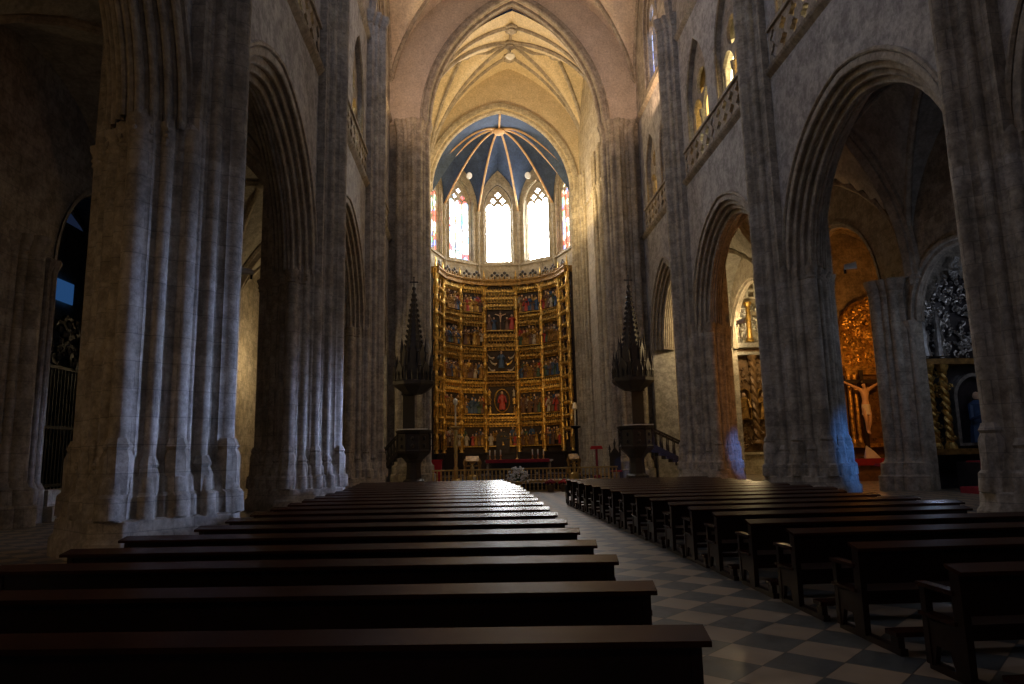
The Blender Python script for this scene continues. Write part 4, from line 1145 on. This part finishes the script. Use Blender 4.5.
def eastframe(xc, yp):      # altarpiece standing against the east wall of a chapel, facing the west door
    return lambda v: Vector((xc+v[0], yp-v[1], v[2]))
# crucifix chapel: gilded lunette, wooden back, crucified figure, altar
TF = eastframe(19.4, 33.35); w = 1.5
c = thing('chapel_altarpiece', 'glowing gold baroque altarpiece behind the crucifix in the right aisle chapel', 'altarpiece', (19.4, 33.1, 0))
g = MB(); g.box(-w, w, -.2, .05, 0, 5.3, TF); g.build('back_panel', M['barwood'], c)
g = MB(); g.plate([(-w, 5.3), (-w, 6.9)]+[(w*math.cos(t), 6.9+1.9*math.sin(t)) for t in [PI-PI*k/12 for k in range(1, 12)]]+[(w, 6.9), (w, 5.3)], [], -.2, .08, lambda s, z, t: tuple(TF(Vector((s, t, z))))); g.build('gilded_lunette', M['gold'], c)
g = MB(); foliage(g, TF, -w+.1, w-.1, .14, 5.6, 8.7, 190, .17, lambda x, z: z < 6.9+1.8*math.sqrt(max(0, 1-(x/w)**2))); g.build('lunette_carving', M['gold_bright'], c)
g = MB(); g.box(-w-.1, w+.1, 0, .5, 5.2, 5.4, TF); g.box(-w, w, 0, .4, 5.0, 5.2, TF); g.build('entablature', M['gold'], c)
g = MB(); g.box(-w, w, 0, .4, 1.5, 1.7, TF); g.build('plinth_shelf', M['gold'], c)
for xx in (-w+.12, -w+.42, w-.42, w-.12):
    g = MB(); column(g, TF, xx, .3, 1.7, 5.0, .10); g.build('column', M['gold'], c, True)
g = MB(); foliage(g, TF, -w+.5, w-.5, .06, 1.8, 4.8, 80, .14); g.build('panel_carving', M['barwood'], c)
CXX = 18.45; TC0 = eastframe(CXX, 32.6); TC = lambda v: TC0(v)+Vector((0, 0, .18)); yk = 0
cr = thing('crucifix', 'large wooden crucifix with pale carved figure in front of the gold chapel altarpiece', 'crucifix', (CXX, 32.6, 1.2))
g = MB(); g.box(-.09, .09, -.12, -.02, .85, 5.0, TC); g.box(-1.15, 1.15, -.12, -.02, 4.36, 4.54, TC); g.build('cross', M['pulpit'], cr)
J = [(yk, .08, 3.25), (yk, .1, 3.55), (yk, .08, 3.9), (yk, .1, 4.12), (yk-.08, .17, 4.34), (yk-.24, .06, 4.08), (yk-.62, .04, 4.28), (yk-1.0, .02, 4.47), (yk+.24, .06, 4.08), (yk+.62, .04, 4.28), (yk+1.0, .02, 4.47),
     (yk-.13, .1, 3.15), (yk-.1, .22, 2.62), (yk-.02, .08, 2.1), (yk-.02, .2, 1.95), (yk+.13, .1, 3.15), (yk+.1, .2, 2.6), (yk+.03, .1, 2.1), (yk+.03, .22, 1.93)]
Ed = [(0, 1), (1, 2), (2, 3), (3, 4), (2, 5), (5, 6), (6, 7), (2, 8), (8, 9), (9, 10), (0, 11), (11, 12), (12, 13), (13, 14), (0, 15), (15, 16), (16, 17), (17, 18)]
Rr = [.17, .14, .18, .07, .12, .09, .065, .05, .09, .065, .05, .12, .09, .055, .05, .12, .09, .055, .05]
body_skin('carved_figure', J, Ed, Rr, M['flesh'], cr, TC)
g = MB(); g.lathe(yk, .1, [(.2, 3.35), (.21, 3.2), (.2, 3.0), (.23, 2.85)], 10, TC, sy=.8); g.build('loincloth', M['white_cloth'], cr, True)
g = MB(); g.ball((yk-.08, .1, 4.42), (.12, .11, .13), 8, 6, TC); g.build('hair', M['pulpit'], cr, True)
g = MB(); g.box(-.45, .45, -.3, .3, .82, .92, TC); g.build('cross_base', M['barwood'], cr)
g = MB(); g.box(17.0, 20.6, 31.5, 32.9, 0, .95); tag(g.build('chapel_altar', M['barwood']), 'brown chapel altar block carrying the crucifix', 'altar')
g = MB(); g.box(16.95, 20.65, 31.4, 32.1, .955, 1.0); g.box(16.95, 20.65, 31.38, 31.44, .7, 1.0); tag(g.build('chapel_altar_cloth', M['red_cloth']), 'red cloth on the chapel altar under the crucifix', 'cloth')
g = MB(); g.loft([[Vector((17.75, 31.7, 1.01)), Vector((18.5, 31.75, 1.01)), Vector((18.2, 31.8, 1.35)), Vector((17.85, 31.75, 1.6))], [Vector((17.8, 31.95, 1.01)), Vector((18.55, 31.95, 1.01)), Vector((18.2, 31.9, 1.3)), Vector((17.9, 31.9, 1.55))]])
tag(g.build('white_veil', M['white_cloth']), 'crumpled white cloth standing on the red altar cloth', 'cloth')
vx, vy = 17.0, 28.6
c = thing('votive_stand', 'dark red votive stand with a small burning flame below the crucifix', 'stand', (vx, vy, 0))
g = MB(); g.box(vx-.45, vx+.45, vy-.35, vy+.35, .72, .84); g.build('tray', M['red_cloth'], c)
g = MB(); g.box(vx-.25, vx+.25, vy-.2, vy+.2, 0, .72); g.build('pedestal', M['red_cloth'], c)
for i in range(3):
    g = MB(); g.lathe(vx-.25+i*.25, vy, [(.04, .84), (.05, .94), (.04, .95)], 8); v_ = g.build('votive_cup', M['red_bright'], c)
    if i == 1: g = MB(); g.lathe(vx-.25+i*.25, vy, [(.012, .96), (.025, 1.0), (.003, 1.08)], 6); g.build('flame', M['flame'], v_)

# dark gilded chapel on the right
TF = eastframe(17.95, 24.7); w = 1.95
c = thing('dark_altarpiece', 'shadowy black and gilded baroque altarpiece in the rightmost chapel', 'altarpiece', (17.95, 24.5, 0))
g = MB(); g.plate([(-w, 0), (w, 0), (w, 5.6), (w*.6, 6.4), (0, 8.0), (-w*.6, 6.4), (-w, 5.6)], [], -.15, .05, lambda s, z, t: tuple(TF(Vector((s, t, z))))); g.build('back_panel', M['marble_dark'], c)
for xx in (-w+.22, -w+.75, w-.75, w-.22):
    g = MB(); column(g, TF, xx, .4, 1.4, 4.4, .14, True); g.build('column', M['gold'], c, True)
    g = MB(); g.lathe(xx, .4, [(.2, 4.7), (.12, 5.1), (.18, 5.4), (.08, 5.7), (.12, 6.0), (.01, 6.4)], 8, TF); g.build('urn_finial', M['silver'], c, True)
g = MB(); g.box(-w, w, 0, .6, 4.4, 4.6, TF); g.build('entablature', M['gold_dark'], c)
g = MB(); g.box(-w, w, 0, .6, 1.2, 1.4, TF); g.build('plinth_shelf', M['gold_dark'], c)
g = MB(); foliage(g, TF, -w+.1, w-.1, .14, 4.7, 8.4, 420, .11, lambda x, z: z < 8.4-abs(x)*1.2); g.build('crown_carving', M['silver'], c)
for sg_ in (-1, 1): g = MB(); foliage(g, TF, -w+.1, w-.1, .14, 1.6, 4.3, 260, .10, lambda x, z: x*sg_ > .85); g.build('side_carving', M['gold'], c)
g = MB(); g.plate(arch_hole(.8, .9, 0, 1.5, 3.2), [arch_hole(.68, .78, 0, 1.6, 3.2)], .05, .3, lambda s, z, t: tuple(TF(Vector((s, t, z))))); g.build('niche_frame', M['silver'], c)
g = MB(); g.cur = 1; figure(g, TF, 0, .3, 1.6, 1.8, (1, 8)); g.build('niche_statue', FM, c, True)
g = MB(); g.box(16.5, 19.4, 22.6, 23.8, 0, .95); tag(g.build('dark_altar', M['marble_dark']), 'dark altar table in the rightmost chapel', 'altar')
g = MB(); g.box(16.45, 19.45, 22.5, 23.2, .955, 1.0); g.box(16.45, 19.45, 22.48, 22.56, .7, 1.0); tag(g.build('dark_altar_cloth', M['red_cloth']), 'dim red cloth on the altar of the rightmost chapel', 'cloth')
g = MB(); g.box(15.6, 19.4, 21.2, 22.45, 0, .2); tag(g.build('altar_step', M['red_cloth']), 'red carpeted low step in front of the rightmost chapel altar', 'step')

# baroque altarpiece of the transept chapel, seen between the right piers
TF = eastframe(18.3, 44.3); w = 2.25
c = thing('carved_altarpiece', 'brown and silver baroque altarpiece with twisted columns seen between right piers', 'altarpiece', (18.3, 44.0, 0))
g = MB(); g.box(-w, w, -.2, .05, 0, 8.0, TF); g.build('back_panel', M['barwood'], c)
g = MB(); g.box(-w, w, 0, .5, 0, 1.2, TF); g.box(-w, w, 0, .65, 1.2, 1.35, TF); g.build('base', M['stone_pale'], c)
for xx in (-w+.35, -.62, .62, w-.35):
    g = MB(); column(g, TF, xx, .45, 1.9, 7.5, .22, True); g.build('twisted_column', M['barwood'], c, True)
    g = MB(); column(g, TF, xx, .4, 8.4, 11.0, .17); g.build('upper_column', M['gold'], c, True)
g = MB(); g.box(-w, w, 0, .75, 7.5, 7.7, TF); g.box(-w, w, 0, .65, 8.0, 8.3, TF); g.build('entablature', M['silver'], c)
g = MB(); foliage(g, TF, -w+.1, w-.1, .15, 8.4, 11.0, 240, .17, lambda x, z: z < 11.1); g.build('upper_carving', M['silver'], c)
g = MB(); foliage(g, TF, -w+.1, w-.1, .1, 1.6, 7.4, 330, .15); g.build('lower_carving', M['barwood'], c)
for xx in (-1.27, 0, 1.27):
    g = MB(); g.plate(arch_hole(.42, .4, xx, 3.4, 5.0, 6), [arch_hole(.35, .33, xx, 3.48, 5.0, 6)], .05, .4, lambda s, z, t: tuple(TF(Vector((s, t, z))))); n_ = g.build('niche', M['gold_dark'], c)
    g = MB(); figure(g, TF, xx, .3, 3.5, 1.6, (7, 8)); g.build('niche_statue', FM, n_, True)
g = MB(); hs = []
for i in range(8):
    for j in range(3): hs.append([(-w+.2+i*.54, 11.4+j*.5), (-w+.6+i*.54, 11.4+j*.5), (-w+.6+i*.54, 11.8+j*.5), (-w+.2+i*.54, 11.8+j*.5)])
g.plate([(-w, 11.3), (w, 11.3), (w, 13.0), (-w, 13.0)], hs, .05, .2, lambda s, z, t: tuple(TF(Vector((s, t, z)))))
tag(g.build('lattice_screen', M['white_cloth']), 'pale square lattice screen above the brown baroque altarpiece', 'screen')

# left chapel: step, iron grille, blue window
g = MB(); g.box(OL-.4, OL+.45, 20.05, 26.35, 0, .42); g.box(OL-.4, OL+.3, 20.05, 26.35, .42, .85)
tag(g.build('chapel_kerb', M['stone_pale']), 'pale stone kerb under the iron grille at far left', 'kerb')
c = thing('iron_grille', 'tall dark iron bar grille closing the chapel at far left', 'grille', (OL-.3, 23.2, .85))
for i in range(38):
    yy = 20.05+i*.172; g = MB(); g.box(OL-.32, OL-.28, yy-.018, yy+.018, .85, 4.4); g.build('bar', M['bronze'], c)
for z in (.95, 2.6, 4.35): g = MB(); g.box(OL-.35, OL-.25, 20.0, 26.5, z-.04, z+.05); g.build('crossbar', M['bronze'], c)
g = MB(); foliage(g, wallframe(OL-.3, -1), 20.1, 26.4, 0, 4.5, 6.4, 150, .2, lambda x, z: z < 6.4-abs(x-23.2)*.3); g.build('crest', M['bronze'], c)
g = MB(); g.plate([(28.3, 8.3), (30.4, 8.3), (30.4, 9.2), (28.3, 9.2)], [], -17.4, -17.35, lambda s, z, t: (t, s, z)); struct(g.build('window_chapel_left', M['lit_blue']))

# small spotlights on the capitals
def spotlight(x, y, z, dx, lab):
    c = thing('spotlight', lab, 'spotlight', (x, y, z), 'small spotlights mounted on the pier capitals')
    g = MB(); g.box(x-.03, x+.03, y-.03, y+.03, z-.1, z+.08); g.build('bracket', M['bronze'], c)
    g = MB(); g.tube([(x-.05*dx, y-.05, z+.12), (x+.28*dx, y-.25, z+.14)], .09, 8, .13); g.build('lamp_head', M['white_cloth'], c, True)
spotlight(12.75, 22.9, 7.55, 1, 'small pale spotlight on the capital of the blue edged right pier')
spotlight(-7.4, 22.9, 7.55, -1, 'small spotlight on the capital of the second left pier')
spotlight(12.75, 33.1, 7.55, 1, 'small spotlight on the capital of the farther right pier')
